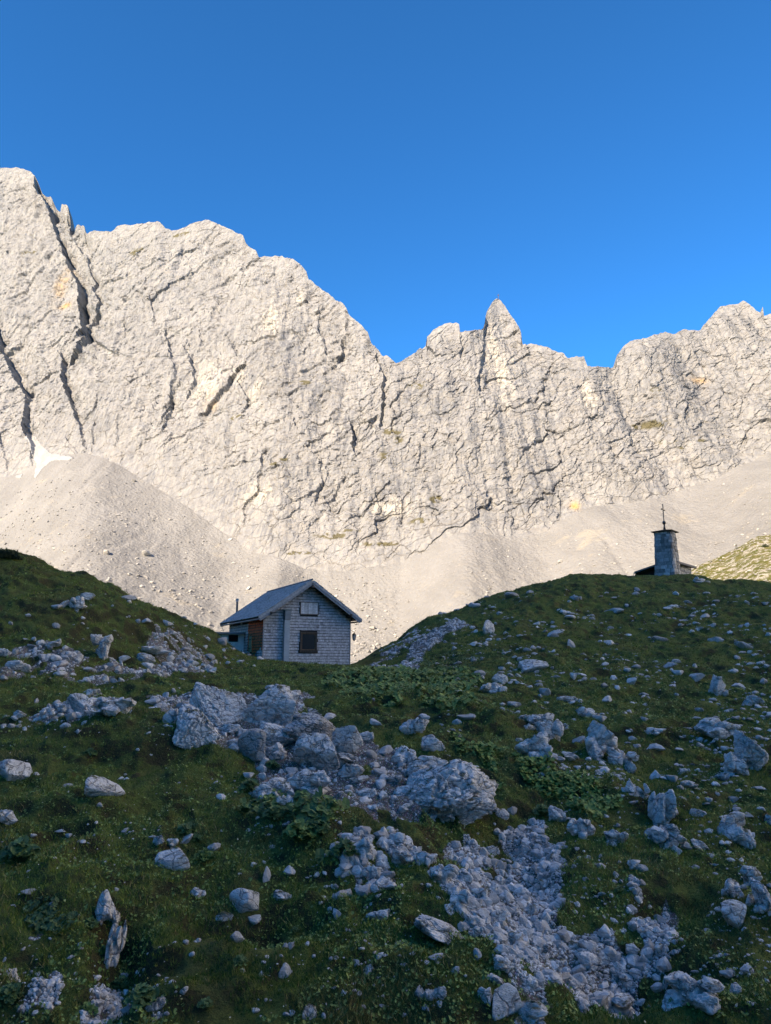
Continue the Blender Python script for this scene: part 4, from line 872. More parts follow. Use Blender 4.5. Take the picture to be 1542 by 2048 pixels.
s = (.38 + 2.0 * RNG.random(n) ** 5) * (1.2 - .5 * tt) * np.where(X < 0, 1.15, .85)
nS = NT('scree_stone', .95, .08); nS.color(nS.mix(nS.attr('vary'), (.19, .19, .19), (.36, .355, .345))); SCS = nS.m
merge(list(zip(X[ok], Y[ok], Z[ok], s[ok], np.full(ok.sum(), .7))), 1, 'scree_stones', SCS, 'countless pale stones lying on the scree slopes', 'scree stones', 95)
# stones on the sunlit hill
n = 3000; jj = RNG.integers(1, 255, n); ii = RNG.integers(10, 168, n); X = HX[ii, jj]; Y = HY[ii, jj] + RNG.uniform(-.2, .2, n); Z = HZ[ii, jj]
ok = fbm(X / 7, Y / 7, seed=530, octs=3) > -.1; X = X + RNG.uniform(-.4, .4, n)
merge(list(zip(X[ok], Y[ok], Z[ok], (.2 + .75 * RNG.random(n) ** 3)[ok], np.full(ok.sum(), .6))), 1, 'hill_stones', SCS, 'white stones strewn over the sunlit hillside', 'stones', 99)

# ------------------------------------------------------------------ turf: blades, herbs
def blades(N, r0, r1, th0, th1, hmin, hmax, nb, width, name, mat, label, cols, sel, seed, lean=.5):
    rg = np.random.default_rng(seed); a = rg.uniform(th0, th1, N); r = np.exp(rg.uniform(math.log(r0), math.log(r1), N)); X = r * np.sin(a); Y = r * np.cos(a)
    ok = sel(X, Y, rg); X, Y, r = X[ok], Y[ok], r[ok]; Z = gz(X, Y); N = len(X)
    nzv = fbm(X / 1.3, Y / 1.3, seed=seed, octs=3); n2 = fbm(X / 5, Y / 5, seed=seed + 7, octs=3); n3_ = fbm(X / 1.9, Y / 1.5, seed=91, octs=4)
    V = np.empty((N, nb, 3, 3)); C = np.ones((N, nb, 3, 4), np.float32)
    sc = np.clip(r / 22, 1, 2.2)
    hg = (hmin + (hmax - hmin) * np.clip(.5 + 1.1 * nzv, 0, 1)) * sc ** .6
    for b in range(nb):
        ang = rg.uniform(0, 6.28, N); ox = rg.normal(0, .045, N) * sc; oy = rg.normal(0, .045, N) * sc; h = hg * rg.uniform(.5, 1.3, N); w = width * sc * rg.uniform(.6, 1.3, N)
        lx = rg.normal(0, lean, N) * h; ly = (rg.normal(0, lean, N) - .15) * h
        bx, by = X + ox, Y + oy; dx, dy = np.cos(ang) * w, np.sin(ang) * w
        V[:, b, 0] = np.stack([bx - dx, by - dy, Z - .01], 1); V[:, b, 1] = np.stack([bx + dx, by + dy, Z - .01], 1); V[:, b, 2] = np.stack([bx + lx, by + ly, Z + h], 1)
        t = np.clip(.45 + .9 * n2 + .35 * nzv + rg.normal(0, .34, N), 0, 1.25)[:, None]; dry = (rg.random(N) < np.clip(.05 + .5 * (nzv - .1), .02, .5))[:, None]
        col = np.array(cols[0]) * (1 - t) + np.array(cols[1]) * t; hth = sstep(.12, .30, n3_)[:, None] * .6; col = col * (1 - hth) + np.array((.115, .075, .04)) * hth; col = np.where(dry, np.array(cols[2]) * (.6 + .6 * rg.random((N, 1))), col)
        C[:, b, :, :3] = col[:, None, :]
    Fc = np.arange(N * nb * 3).reshape(-1, 3)
    o = link(name, np_mesh(name, V.reshape(-1, 3), Fc, mat, False, {'tint': C.reshape(-1, 4)})); tag(o, label, 'grass', kind='stuff'); return o
GR = NT('grass_blade', .8, .15); GR.color(GR.attr('tint', 'Color')); GRASS = GR.m
turf_sel = lambda X, Y, rg: (gravel_mask(X, Y) < .5) & ~((X > -9) & (X < 0) & (Y > 48.5) & (Y < 60)) & (fbm(X / .55, Y / .55, seed=88, octs=2) > -.42)
blades(190000, 9.2, 82, -.60, .60, .035, .085, 4, .0065, 'grass', GRASS, 'short alpine grass covering the shaded slopes', ((.078, .125, .026), (.175, .240, .050), (.34, .28, .12)), turf_sel, 5)
blades(1500, 9.2, 20, -.60, .60, .12, .24, 10, .005, 'long_grass', GRASS, 'tufts of longer dry grass in the near meadow', ((.07, .10, .03), (.11, .13, .04), (.22, .18, .09)),
       lambda X, Y, rg: (gravel_mask(X, Y) < .5) & (fbm(X / .7, Y / .7, seed=95, octs=2) > .22), 6, .6)
# broad leaves
LF = NT('broad_leaf', .6, .3); LF.color(LF.attr('tint', 'Color')); LEAF = LF.m
def leaf_mesh(pts, name, rg, cols, up=.35):
    """pts: x, y, z, size -> round slightly cupped leaves"""
    P = np.array(pts); N = len(P); K = 8; V = np.empty((N, K + 1, 3)); C = np.ones((N, K + 1, 4), np.float32)
    ang = np.linspace(0.35, 2 * math.pi - .35, K); rad = np.array([.9, 1, 1, 1.08, 1.08, 1, 1, .9])
    yaw = rg.uniform(0, 6.28, N); tx = np.clip(rg.normal(-.25, up, N), -.9, .8); ty = np.clip(rg.normal(0, up, N), -.8, .8)
    lx = np.concatenate([[0], np.cos(ang) * rad]); ly = np.concatenate([[0], np.sin(ang) * rad]); lz = np.concatenate([[-.16], .1 * np.sin(ang * 4)])
    cy, sy = np.cos(yaw)[:, None], np.sin(yaw)[:, None]; s = P[:, 3:4]
    x = (lx * cy - ly * sy) * s; y = (lx * sy + ly * cy) * s; z = lz * s + x * np.tan(ty)[:, None] - y * np.tan(tx)[:, None]
    V[..., 0] = x + P[:, 0:1]; V[..., 1] = y + P[:, 1:2]; V[..., 2] = z + P[:, 2:3]
    t = rg.random((N, 1)); C[..., :3] = (np.array(cols[0]) * (1 - t) + np.array(cols[1]) * t)[:, None, :] * (.8 + .4 * rg.random((N, 1, 1)))
    f = np.array([[0, i, i + 1] for i in range(1, K)]); FF = (f[None] + (np.arange(N) * (K + 1))[:, None, None]).reshape(-1, 3)
    return np_mesh(name, V.reshape(-1, 3), FF, LEAF, False, {'tint': C.reshape(-1, 4)})
PATCH = [('large-leaved dark green herbs carpeting the slope in front of the hut', [(660, 1342), (740, 1336), (840, 1345), (960, 1352), (940, 1390), (980, 1420), (1010, 1440), (900, 1420), (800, 1430), (740, 1420), (700, 1390), (650, 1370)], 5200, .075, (.09, .145, .035), (.18, .25, .06)),
         ('bright green leafy herbs right of the huge cracked boulder', [(900, 1470), (1000, 1500), (1090, 1530), (1180, 1570), (1250, 1620), (1200, 1650), (1110, 1610), (1000, 1590), (985, 1540), (900, 1500)], 3600, .048, (.08, .15, .035), (.17, .26, .06)),
         ('leafy herbs in the hollow under the boulder field', [(500, 1560), (560, 1610), (640, 1620), (700, 1640), (700, 1690), (660, 1720), (600, 1700), (540, 1660), (500, 1600)], 900, .07, (.05, .10, .028), (.11, .18, .045)),
         ('low herbs along the right edge of the shelf', [(820, 1330), (920, 1300), (960, 1330), (900, 1345)], 900, .05, (.04, .08, .025), (.07, .12, .035)),
         ('clover-like herbs in the near left turf', [(20, 1830), (120, 1800), (160, 1850), (120, 1900), (40, 1900)], 260, .035, (.035, .07, .02), (.07, .12, .035))]
for k, (lab, pl, n, sz, c0, c1) in enumerate(PATCH):
    W_ = np.array([march(px, py, gz) for px, py in pl]); x0, y0 = W_.min(0); x1, y1 = W_.max(0); rg = np.random.default_rng(300 + k)
    X = rg.uniform(x0, x1, n * 3); Y = rg.uniform(y0, y1, n * 3); wx = X + .5 * fbm(X, Y, seed=330, octs=3); wy = Y + .7 * fbm(X, Y, seed=340, octs=3)
    ok = inside(wx, wy, W_) & (fbm(X / .8, Y / .8, seed=350 + k, octs=2) > -.25); X, Y = X[ok][:n], Y[ok][:n]
    pts = np.stack([X, Y, gz(X, Y) + rg.uniform(.03, .22, len(X)) * sz / .07, sz * rg.uniform(.5, 1.25, len(X))], 1)
    o = link('herbs', leaf_mesh(pts, 'herbs', rg, (c0, c1))); tag(o, lab, 'herbs', kind='stuff')
# single leafy plants
PL = [(38, 1702, 74, 'largest dome of big round leaves, at the left frame edge'), (373, 1657, 44, 'cluster of round leaves in the left meadow above the mossy boulder'), (408, 1708, 38, 'bright green leaf cluster right of the mossy round boulder'), (395, 1677, 26, 'small leaf cluster tucked between two meadow rocks'),
      (500, 1571, 46, 'dark leaf cluster left of the low ribbed boulder'), (548, 1626, 46, 'leaf cluster below the broken corner rock'), (600, 1662, 66, 'wide clump of large pale green leaves under the boulder field'), (690, 1700, 56, 'dark leaf clump touching the small stone heap'), (640, 1655, 46, 'leaf clump right of the wide pale green one'),
      (285, 1992, 60, 'clump of large leaves at the bottom left'), (240, 1965, 34, 'smaller leaf clump above the one at the bottom left'), (410, 2012, 28, 'little leaf cluster in the turf at the bottom'), (20, 1990, 50, 'leaf clump in the bottom left corner'), (175, 2020, 34, 'bright leaf clump between gravel patches at the bottom left'), (180, 1560 - 55, 26, 'leaf cluster above the lone white meadow boulder'),
      (180, 1850, 34, 'leaf cluster at the left of the upright white face'), (545, 1595 - 60, 30, 'dark leaves in the gap beside the narrow dipping slab'), (590, 1860, 18, 'tiny pair of round leaves in the lower meadow'), (1085, 1620, 36, 'leaf clump left of the cube-like block'), (1240, 1780, 22, 'small leaf cluster beside the gravel trickle'), (480, 1925, 30, 'leaf cluster below the dark hollow'), (35, 1545 + 20, 20, 'little leaf cluster under the large smooth left boulder')]
for k, (px, py, w, lab) in enumerate(PL):
    rg = np.random.default_rng(500 + k); x, y, z = hit(px, py + w * .3); Rr = w / 2 * y / F; n = int(34 + w * 1.5)
    o = empty('leafy_plant', (x, y, z)); tag(o, lab, 'plant', 'leafy plants in the turf')
    a = rg.uniform(0, 6.28, n); q = np.sqrt(rg.random(n)); ls = Rr * rg.uniform(.10, .24, n)
    lz = Rr * (.25 + .75 * (1 - q ** 2)) * rg.uniform(.75, 1.05, n)
    pts = np.stack([Rr * .95 * q * np.cos(a), Rr * .8 * q * np.sin(a), lz, ls], 1)
    br = k in (2, 6, 13); lm = link('leaves', leaf_mesh(pts, 'leaves', rg, ((.065, .12, .03), (.13, .21, .055)) if br else ((.045, .092, .03), (.09, .155, .05)), .3), o)
    mb = MB()
    for p_ in pts[::2]: mb.tube([(p_[0] * .15, p_[1] * .15, -.03), (p_[0] * .7, p_[1] * .7, p_[2] * .6), (p_[0], p_[1], p_[2] - .02 * Rr)], .012 * Rr * 2, 4, (.06, .10, .03))
    mb.build('stem', LEAF, o)
# clover and lady's mantle: small round leaves through the turf
rg = np.random.default_rng(177); n = 60000; a = rg.uniform(-.56, .56, n); r = np.exp(rg.uniform(math.log(9.4), math.log(46), n)); X, Y = r * np.sin(a), r * np.cos(a)
ok = (gravel_mask(X, Y) < .5) & (fbm(X / 1.4, Y / 1.4, seed=166, octs=3) > -.12) & (r < 44); X, Y, r = X[ok], Y[ok], r[ok]
o = link('clover', leaf_mesh(np.stack([X, Y, gz(X, Y) + rg.uniform(.02, .07, len(X)), rg.uniform(.010, .024, len(X)) * np.clip(r / 18, 1, 2)], 1), 'clover', rg, ((.07, .12, .03), (.20, .28, .07)))); tag(o, 'small round clover-like leaves mixed through the turf', 'clover', kind='stuff')
# tiny flowers
rg = np.random.default_rng(77); n = 1500; a = rg.uniform(-.5, .5, n); r = np.exp(rg.uniform(math.log(9.5), math.log(34), n)); X, Y = r * np.sin(a), r * np.cos(a); ok = (gravel_mask(X, Y) < .5) & (fbm(X / 2, Y / 2, seed=66, octs=2) > 0); X, Y = X[ok], Y[ok]
o = link('flowers', leaf_mesh(np.stack([X, Y, gz(X, Y) + rg.uniform(.05, .10, len(X)), rg.uniform(.007, .015, len(X))], 1), 'flowers', rg, ((.45, .40, .06), (.60, .58, .50)))); tag(o, 'tiny yellow and white meadow flowers dotted over the turf', 'flowers', kind='stuff')
# ------------------------------------------------------------------ mountain hut
WOOD = mat_attr('weathered_wood', .8, 18, .01, vary=.30, scale=9)
DARKWOOD = mat_attr('dark_boards', .8, 20, .01, vary=.3, scale=12)
MASON = mat_attr('masonry', .92, 6, .05, vary=.30, scale=5)
ZINC = mat_attr('zinc_sheet', .45, 3, .01, .5, vary=.12, scale=3)
PLASTER = mat_attr('grey_render', .92, 12, .01, vary=.16, scale=2.2)
gl = NT('window_glass', .2, .08); gl.color(gl.mix(gl.noise(gl.pos(), 1.2, 2), (.012, .014, .018), (.03, .034, .04))); GLASS = gl.m
PHI = R(26); hx, hy, _ = at(525, 1320, 48.0); W_H, L_H, ZE = 6.06, 8.8, 2.96
hut = empty('mountain_hut', (float(hx), float(hy), 0), PHI); tag(hut, 'grey shingled mountain hut with orange weathered side wall on the grassy saddle', 'hut')
RISE = .70; ZR = ZE + RISE * W_H / 2
rg = random.Random(3)
def grey_sh(x, z):
    t = rg.random(); b = .33 + .17 * t
    c = [b * .98, b * 1.0, b * 1.04]
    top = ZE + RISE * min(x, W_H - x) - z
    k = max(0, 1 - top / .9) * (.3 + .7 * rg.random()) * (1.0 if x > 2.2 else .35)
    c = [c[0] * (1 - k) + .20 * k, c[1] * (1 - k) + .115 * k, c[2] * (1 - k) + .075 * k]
    if rg.random() < .04: c = [v * .7 for v in c]
    return tuple(c)
def orange_sh(y, z):
    top = ZE - z; n = math.sin(y * 2.1) * .25 + rg.uniform(-.2, .2)
    if y < 3.6 and z > .45 + n * .8:
        k = rg.random(); c = (.86 + .10 * k, .115 + .04 * k, .03 + .02 * k)
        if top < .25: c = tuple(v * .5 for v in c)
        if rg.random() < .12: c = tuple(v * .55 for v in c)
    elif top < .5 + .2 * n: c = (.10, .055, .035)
    else:
        b = .40 + .18 * rg.random(); c = (b, b * .96, b * .93)
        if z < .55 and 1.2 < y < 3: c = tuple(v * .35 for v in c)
    return c
def shingle_wall(mb, length, topf, place_, colf, holes, z0=-1.0, rh=.185):
    z = z0; r = 0
    while z < 6:
        x = -rg.uniform(0, .15)
        while x < length:
            w = rg.uniform(.10, .19); x0, x1 = max(x, 0), min(x + w - .008, length); x += w
            if x1 - x0 < .02: continue
            xc = (x0 + x1) / 2; top = topf(xc)
            if z > top - .03: continue
            zt = min(z + rh - .028, top); zb = z + rg.uniform(-.012, .012)
            if any(h[0] < xc < h[1] and h[2] < z + rh / 2 < h[3] for h in holes): continue
            o = rg.uniform(.045, .06)
            p = [place_(x0, zb, 0), place_(x1, zb, 0), place_(x1, zb, o), place_(x0, zb, o), place_(x0, zt, 0), place_(x1, zt, 0), place_(x1, zt, .008), place_(x0, zt, .008)]
            mb.hexa(p, colf(xc, z))
        z += rh; r += 1
# structural core; its near-black colour paints the shadow lines between shingle courses
core = MB()
core.add([(.02, .02, -1.2), (W_H - .02, .02, -1.2), (W_H - .02, L_H - .02, -1.2), (.02, L_H - .02, -1.2), (.02, .02, ZE), (W_H - .02, .02, ZE), (W_H - .02, L_H - .02, ZE), (.02, L_H - .02, ZE), (W_H / 2, .02, ZR - .02), (W_H / 2, L_H - .02, ZR - .02)],
         [(0, 1, 5, 8, 4), (3, 7, 9, 6, 2), (0, 4, 7, 3), (1, 2, 6, 5), (4, 8, 9, 7), (8, 5, 6, 9), (0, 3, 2, 1)], (.03, .028, .026))
core.build('wall_core', DARKWOOD, hut)
WIN = (2.48, 3.66, .50, 1.86); HAT = (2.44, 3.74, 2.98, 3.82)
mb = MB(); shingle_wall(mb, W_H, lambda x: ZE + RISE * min(x, W_H - x), lambda x, z, o: (x, .018 - o, z), grey_sh, [(WIN[0] - .05, WIN[1] + .05, WIN[2] - .02, WIN[3] + .02), (HAT[0] - .02, HAT[1] + .02, HAT[2] - .02, HAT[3] + .02)])
f = mb.build('shingle_wall', WOOD, hut); f['label'] = 'silver grey shingled gable wall'
mb = MB(); shingle_wall(mb, L_H, lambda y: ZE - .05, lambda y, z, o: (.018 - o, y, z), orange_sh, [(2.55, 3.15, .55, 1.60)])
f = mb.build('shingle_wall', WOOD, hut); f['label'] = 'side wall with orange brown shingles'
mb = MB(); shingle_wall(mb, L_H, lambda y: ZE - .05, lambda y, z, o: (W_H - .018 + o, y, z), lambda y, z: grey_sh(3, -2 + z), [])
mb.build('shingle_wall', WOOD, hut)
mb = MB(); mb.box((-.03, 2.85, 1.08), (.06, .56, 1.04), col=(.55, .33, .18)); mb.box((-.07, 2.85, 1.38), (.02, .56, .07), col=(.25, .14, .07)); mb.box((-.07, 2.85, .80), (.02, .56, .07), col=(.25, .14, .07))
mb.build('shutter', WOOD, hut)['label'] = 'light brown wooden shutter in the orange wall'
mb = MB(); mb.box((0, -.012, .9), (.07, .06, 3.7), col=(.26, .26, .27)); mb.box((W_H, -.012, .9), (.07, .06, 3.7), col=(.24, .24, .25)); mb.build('corner_board', WOOD, hut)
# window
def ring(mb, x0, x1, z0, z1, y, t, d, col):
    mb.box(((x0 + x1) / 2, y, z1 - t / 2), (x1 - x0, d, t), col=col); mb.box(((x0 + x1) / 2, y, z0 + t / 2), (x1 - x0, d, t), col=col)
    for x in (x0 + t / 2, x1 - t / 2): mb.box((x, y, (z0 + z1) / 2), (t, d, z1 - z0 - 2 * t), col=col)
mb = MB(); ring(mb, WIN[0], WIN[1], WIN[2], WIN[3], -.035, .09, .13, (.075, .06, .052)); win = mb.build('window', DARKWOOD, hut)
mb = MB(); ring(mb, WIN[0] + .09, WIN[1] - .09, WIN[2] + .16, WIN[3] - .09, -.015, .07, .06, (.12, .078, .052)); mb.build('sash', WOOD, win)
mb = MB(); mb.box(((WIN[0] + WIN[1]) / 2, -.012, 1.2), (.9, .02, 1.05)); mb.build('pane', GLASS, win)
mb = MB(); mb.box(((WIN[0] + WIN[1]) / 2, -.075, WIN[2] + .10), (WIN[1] - WIN[0] - .14, .10, .10), col=(.05, .045, .04)); mb.build('sill', DARKWOOD, win)
# loft hatch
mb = MB(); x = HAT[0] + .05
while x < HAT[1] - .06:
    w = min(rg.uniform(.09, .13), HAT[1] - .05 - x); b = rg.uniform(.48, .66); mb.box((x + w / 2, -.03, (HAT[2] + HAT[3]) / 2), (w - .008, .05, HAT[3] - HAT[2] - .09), col=(b, b, b * 1.02)); x += w
hat = mb.build('hatch', WOOD, hut); hat['label'] = 'pale plank hatch in the gable'
mb = MB(); ring(mb, HAT[0], HAT[1], HAT[2], HAT[3], -.035, .05, .10, (.17, .13, .115)); mb.build('frame', WOOD, hat)
# duct
mb = MB(); zc = (.30, .36, .40); mb.box((1.48, -.20, 1.25), (.36, .32, 2.66), col=zc)
for z in (.25, .85, 1.45, 2.05): mb.box((1.48, -.20, z), (.375, .335, .025), col=(.25, .31, .35))
du = mb.build('duct', ZINC, hut); du['label'] = 'blue grey sheet metal duct up the front wall'
mb = MB(); mb.box((1.50, -.20, 2.90), (.40, .34, .60), col=(.10, .115, .13))
for k in range(7): mb.box((1.50, -.385, 2.65 + k * .08), (.38, .04, .045), col=(.24, .28, .31))
mb.build('louvre', ZINC, du)
mb = MB(); mb.hexa([(1.28, -.40, 3.2), (1.72, -.40, 3.2), (1.72, 0, 3.2), (1.28, 0, 3.2), (1.18, -.46, 3.28), (1.74, -.46, 3.28), (1.74, 0, 3.28), (1.18, 0, 3.28)], (.30, .35, .38)); mb.build('cap', ZINC, du)
# roof
OV, OS = .66, .46
def roof_pt(side, d, y, h): # d: distance down the slope from the ridge (horizontal), h above plane
    nx_, nz_ = RISE / math.hypot(1, RISE), 1 / math.hypot(1, RISE)
    return (W_H / 2 + side * (d + nx_ * h), y, ZR - RISE * d + nz_ * h)
DM = W_H / 2 + OS; mb = MB()
for s in (-1, 1):
    p = lambda d, y, h: roof_pt(s, d, y, h)
    q = [p(0.0, -OV, .03), p(DM, -OV, .03), p(DM, L_H + OV, .03), p(0.0, L_H + OV, .03), p(0.0, -OV, .14), p(DM, -OV, .14), p(DM, L_H + OV, .14), p(0.0, L_H + OV, .14)]
    mb.hexa(q if s == 1 else [q[i] for i in (1, 0, 3, 2, 5, 4, 7, 6)], (.07, .065, .06))
roof = mb.build('roof', DARKWOOD, hut); roof['label'] = 'weathered grey shingle gable roof'
mb = MB(); n_r = 22
for s in (-1, 1):
    for k in range(n_r):
        d0 = DM * (k + 1) / n_r + .02; d1 = DM * k / n_r; y = -OV - .04 - rg.uniform(0, .1)
        while y < L_H + OV:
            w = rg.uniform(.16, .30); y0, y1 = y, min(y + w - .01, L_H + OV + .05); y += w; b = rg.uniform(.32, .50); c = (b, b * 1.0, b * 1.02); j = rg.uniform(-.02, .03)
            if rg.random() < .06: c = (b * .6, b * .62, b * .5)
            q = [roof_pt(s, d0 + j, y0, .142), roof_pt(s, d0 + j, y1, .142), roof_pt(s, d1, y1, .142), roof_pt(s, d1, y0, .142), roof_pt(s, d0 + j, y0, .185), roof_pt(s, d0 + j, y1, .185), roof_pt(s, d1, y1, .15), roof_pt(s, d1, y0, .15)]
            mb.hexa(q, c)
mb.build('roof_shingles', WOOD, roof)
for s in (-1, 1):
    for y, h0, h1, c, th_ in ((-OV - .03, -.16, .10, (.24, .27, .30), .05), (-OV - .075, -.02, .13, (.30, .335, .37), .04), (L_H + OV + .03, -.16, .12, (.22, .24, .26), .05)):
        q = [roof_pt(s, 0, y - th_ / 2, h0), roof_pt(s, DM + .05, y - th_ / 2, h0), roof_pt(s, DM + .05, y + th_ / 2, h0), roof_pt(s, 0, y + th_ / 2, h0),
             roof_pt(s, 0, y - th_ / 2, h1), roof_pt(s, DM + .05, y - th_ / 2, h1), roof_pt(s, DM + .05, y + th_ / 2, h1), roof_pt(s, 0, y + th_ / 2, h1)]
        mb = MB(); mb.hexa(q, c); mb.build('verge_board', WOOD, roof)

for s in (-1, 1):
    mb = MB(); a0 = Vector(roof_pt(s, DM + .06, -OV - .1, -.02)); a1 = Vector(roof_pt(s, DM + .06, L_H + OV, -.02)); mb.tube([a0, a1], .055, 8, (.10, .11, .12)); mb.build('gutter', ZINC, roof)
mb = MB(); mb.tube([(W_H / 2, -OV - .05, ZR + .19), (W_H / 2, L_H + OV, ZR + .19)], .06, 6, (.22, .22, .23)); mb.build('ridge_cap', WOOD, roof)
mb = MB()
for x in (.25, W_H - .25, W_H / 2):
    z = ZE + RISE * min(x, W_H - x) - .16 if x != W_H / 2 else ZR - .28
    mb.box((x, -.42, z), (.14, .80, .17), col=(.07, .06, .055))
mb.build('purlin', DARKWOOD, roof)
mb = MB(); mb.tube([(W_H / 2 + .02, .3, ZR + .1), (W_H / 2 + .02, .3, ZR + .62)], .012, 5, (.2, .2, .2)); mb.tube([(W_H - .3, 1.5, ZE + .1), (W_H - .3, 1.5, ZE + 1.15)], .012, 5, (.2, .2, .2)); mb.build('lightning_rod', ZINC, roof)
mb = MB(); mb.tube([(.77, L_H + .95, -.5), (.77, L_H + .95, 4.42)], .085, 10, (.16, .14, .13)); ch = mb.build('chimney_pipe', ZINC, hut)
mb = MB(); mb.lathe([(.085, 4.42), (.085, 4.48), (.12, 4.5), (.12, 4.66), (.02, 4.70)], (.77, L_H + .95, 0), 10, (.42, .43, .44)); mb.build('cap', ZINC, ch)
# lantern on the far side wall
mb = MB(); lx, ly = W_H + .46, .35
mb.tube([(W_H, ly, 1.98), (W_H + .25, ly, 2.04), (lx, ly, 1.90)], .014, 6, (.04, .04, .04)); lan = mb.build('lantern', ZINC, hut); lan['label'] = 'black wall lantern beside the right corner'
mb = MB(); mb.lathe([(.02, 1.90), (.04, 1.86), (.15, 1.74), (.16, 1.72)], (lx, ly, 0), 6, (.03, .03, .03)); mb.lathe([(.10, 1.38), (.06, 1.34), (.015, 1.30)], (lx, ly, 0), 6, (.03, .03, .03))
for k in range(6):
    a = k * math.pi / 3; mb.tube([(lx + .145 * math.cos(a), ly + .145 * math.sin(a), 1.72), (lx + .095 * math.cos(a), ly + .095 * math.sin(a), 1.38)], .012, 5, (.03, .03, .03))
mb.build('lantern_frame', ZINC, lan)
mb = MB(); mb.lathe([(.085, 1.38), (.13, 1.72)], (lx, ly, 0), 6, (.35, .37, .38)); mb.build('pane', PLASTER, lan)
# rough stone footing
mb = MB()
x = 0
while x < W_H:
    w = rg.uniform(.25, .5); b = rg.uniform(.22, .36); mb.box((x + w / 2, -.02, -.85 - .18 * x / W_H + .1), (w - .02, .12, .5), col=(b, b, b)); x += w
mb.build('footing', MASON, hut)
# annex
mb = MB(); y0, y1, xL, zt, zb = 4.5, 7.0, -1.85, 1.80, -.4; pc = (.74, .71, .66)
ox0, ox1, oz0, oz1 = -1.12, -.42, 1.26, 1.74
for a, b, c, d in ((xL, -.03, zb, oz0), (xL, ox0, oz0, oz1), (ox1, -.03, oz0, oz1), (xL, -.03, oz1, zt)):
    mb.box(((a + b) / 2, y0 + .09, (c + d) / 2), (b - a, .18, d - c), col=pc)
mb.box((xL + .09, (y0 + y1) / 2 + .09, (zt + zb) / 2), (.18, y1 - y0 - .18, zt - zb), col=pc); mb.box(((xL - .03) / 2, y1 + .09, (zt + zb) / 2), (-xL - .03, .18, zt - zb), col=pc)
an = empty('annex', hut.location, PHI); tag(an, 'small grey rendered lean-to with a dark square opening against the hut side', 'annex')
mb.build('wall', PLASTER, an)
mb = MB(); mb.box((xL / 2 - .20, (y0 + y1) / 2, 1.86), (-xL + .46, y1 - y0 + .6, .09), col=(.12, .115, .11)); mb.box((xL / 2 - .20, y0 - .32, 1.85), (-xL + .50, .05, .13), col=(.22, .22, .22)); mb.build('roof', PLASTER, an)
mb = MB(); mb.box(((ox0 + ox1) / 2, y0 + .5, (oz0 + oz1) / 2), (.9, .05, .8), col=(.02, .02, .02)); mb.build('interior_shade', DARKWOOD, an)  # near-black sheet set behind the opening to paint the shade inside

# ------------------------------------------------------------------ chapel
PC = R(-40); cx0, cy0, _ = at(1352, 1150, 76.0); chap = empty('chapel', (float(cx0), float(cy0), 0), PC)
tag(chap, 'small stone chapel with a tapering bell tower and cross on the right hilltop', 'chapel')
# local: x to the right along the front (corner at 0), -x is left; y back
def stone_face(mb, length, z0, topf, P, rh=.27, seed=1):
    rs = random.Random(seed); z = z0
    while z < topf(0) + 4:
        x = -rs.uniform(0, .3); h = rh * rs.uniform(.75, 1.25); any_ = False
        while x < length:
            w = rs.uniform(.22, .55); x0_, x1_ = max(x, 0), min(x + w - .025, length); x += w
            if x1_ - x0_ < .06: continue
            zt = min(z + h - .025, topf((x0_ + x1_) / 2))
            if zt - z < .05: continue
            any_ = True; o = rs.uniform(.03, .09); b = rs.uniform(.24, .52); i = .02
            mb.hexa([P(x0_, z, 0), P(x1_, z, 0), P(x1_ - i, z + i, o), P(x0_ + i, z + i, o), P(x0_, zt, 0), P(x1_, zt, 0), P(x1_ - i, zt - i, o), P(x0_ + i, zt - i, o)], (b, b * .99, b * .97))
        z += h
        if not any_ and z > topf(0): break
ZC = 9.9; Lc = 5.0; Wc = 4.3
mb = MB(); mb.box((-Wc / 2 - .05, Lc / 2 + .05, 8.5 - .6), (Wc - .1, Lc - .2, 3.0), col=(.12, .115, .11)); mb.build('wall_core', MASON, chap)
mb = MB(); stone_face(mb, Lc, 7.4, lambda y: ZC, lambda y, z, o: (-.05 + o, y, z), seed=4); stone_face(mb, 1.6, 7.4, lambda y: ZC, lambda x, z, o: (-x, .05 - o, z), seed=5); mb.build('stone_wall', MASON, chap)
mb = MB()
for k in range(20):
    x = -1.6 - k * .14; zt = 9.85 - .2 * (-x - .9) - .12; b = rg.uniform(.022, .04); mb.box((x, .04, (7.6 + zt) / 2), (.13, .05, zt - 7.6), col=(b * 1.2, b, b * .9))
mb.build('board_wall', DARKWOOD, chap)
RP = [(.42, 10.0), (-.9, 10.1), (-4.15, 9.26)]; mb = MB()
for (xa, za), (xb, zb_) in zip(RP[:-1], RP[1:]):
    mb.hexa([(xb, -.55, zb_ - .12), (xa, -.55, za - .12), (xa, Lc + .45, za - .12), (xb, Lc + .45, zb_ - .12), (xb, -.55, zb_ + .03), (xa, -.55, za + .03), (xa, Lc + .45, za + .03), (xb, Lc + .45, zb_ + .03)], (.045, .04, .04))
cr = mb.build('roof', DARKWOOD, chap)
mb = MB(); mb.box((.45, Lc / 2 - .05, 9.94), (.05, Lc + 1.0, .20), col=(.16, .16, .17)); mb.box((.40, Lc / 2 - .05, 9.82), (.04, Lc + .9, .08), col=(.05, .05, .05)); mb.build('fascia', DARKWOOD, cr)
mb = MB(); mb.tube([(-4.22, -.5, 9.15), (-4.22, Lc + .4, 9.15)], .06, 8, (.20, .20, .20)); mb.tube([(-4.22, -.45, 9.12), (-4.3, -.45, 8.95), (-4.1, -.3, 8.75)], .035, 6, (.3, .3, .3))
mb.tube([(-4.1, -.60, 9.16), (-1.2, -.60, 9.90)], .03, 5, (.30, .29, .28)); mb.build('gutter', ZINC, cr)
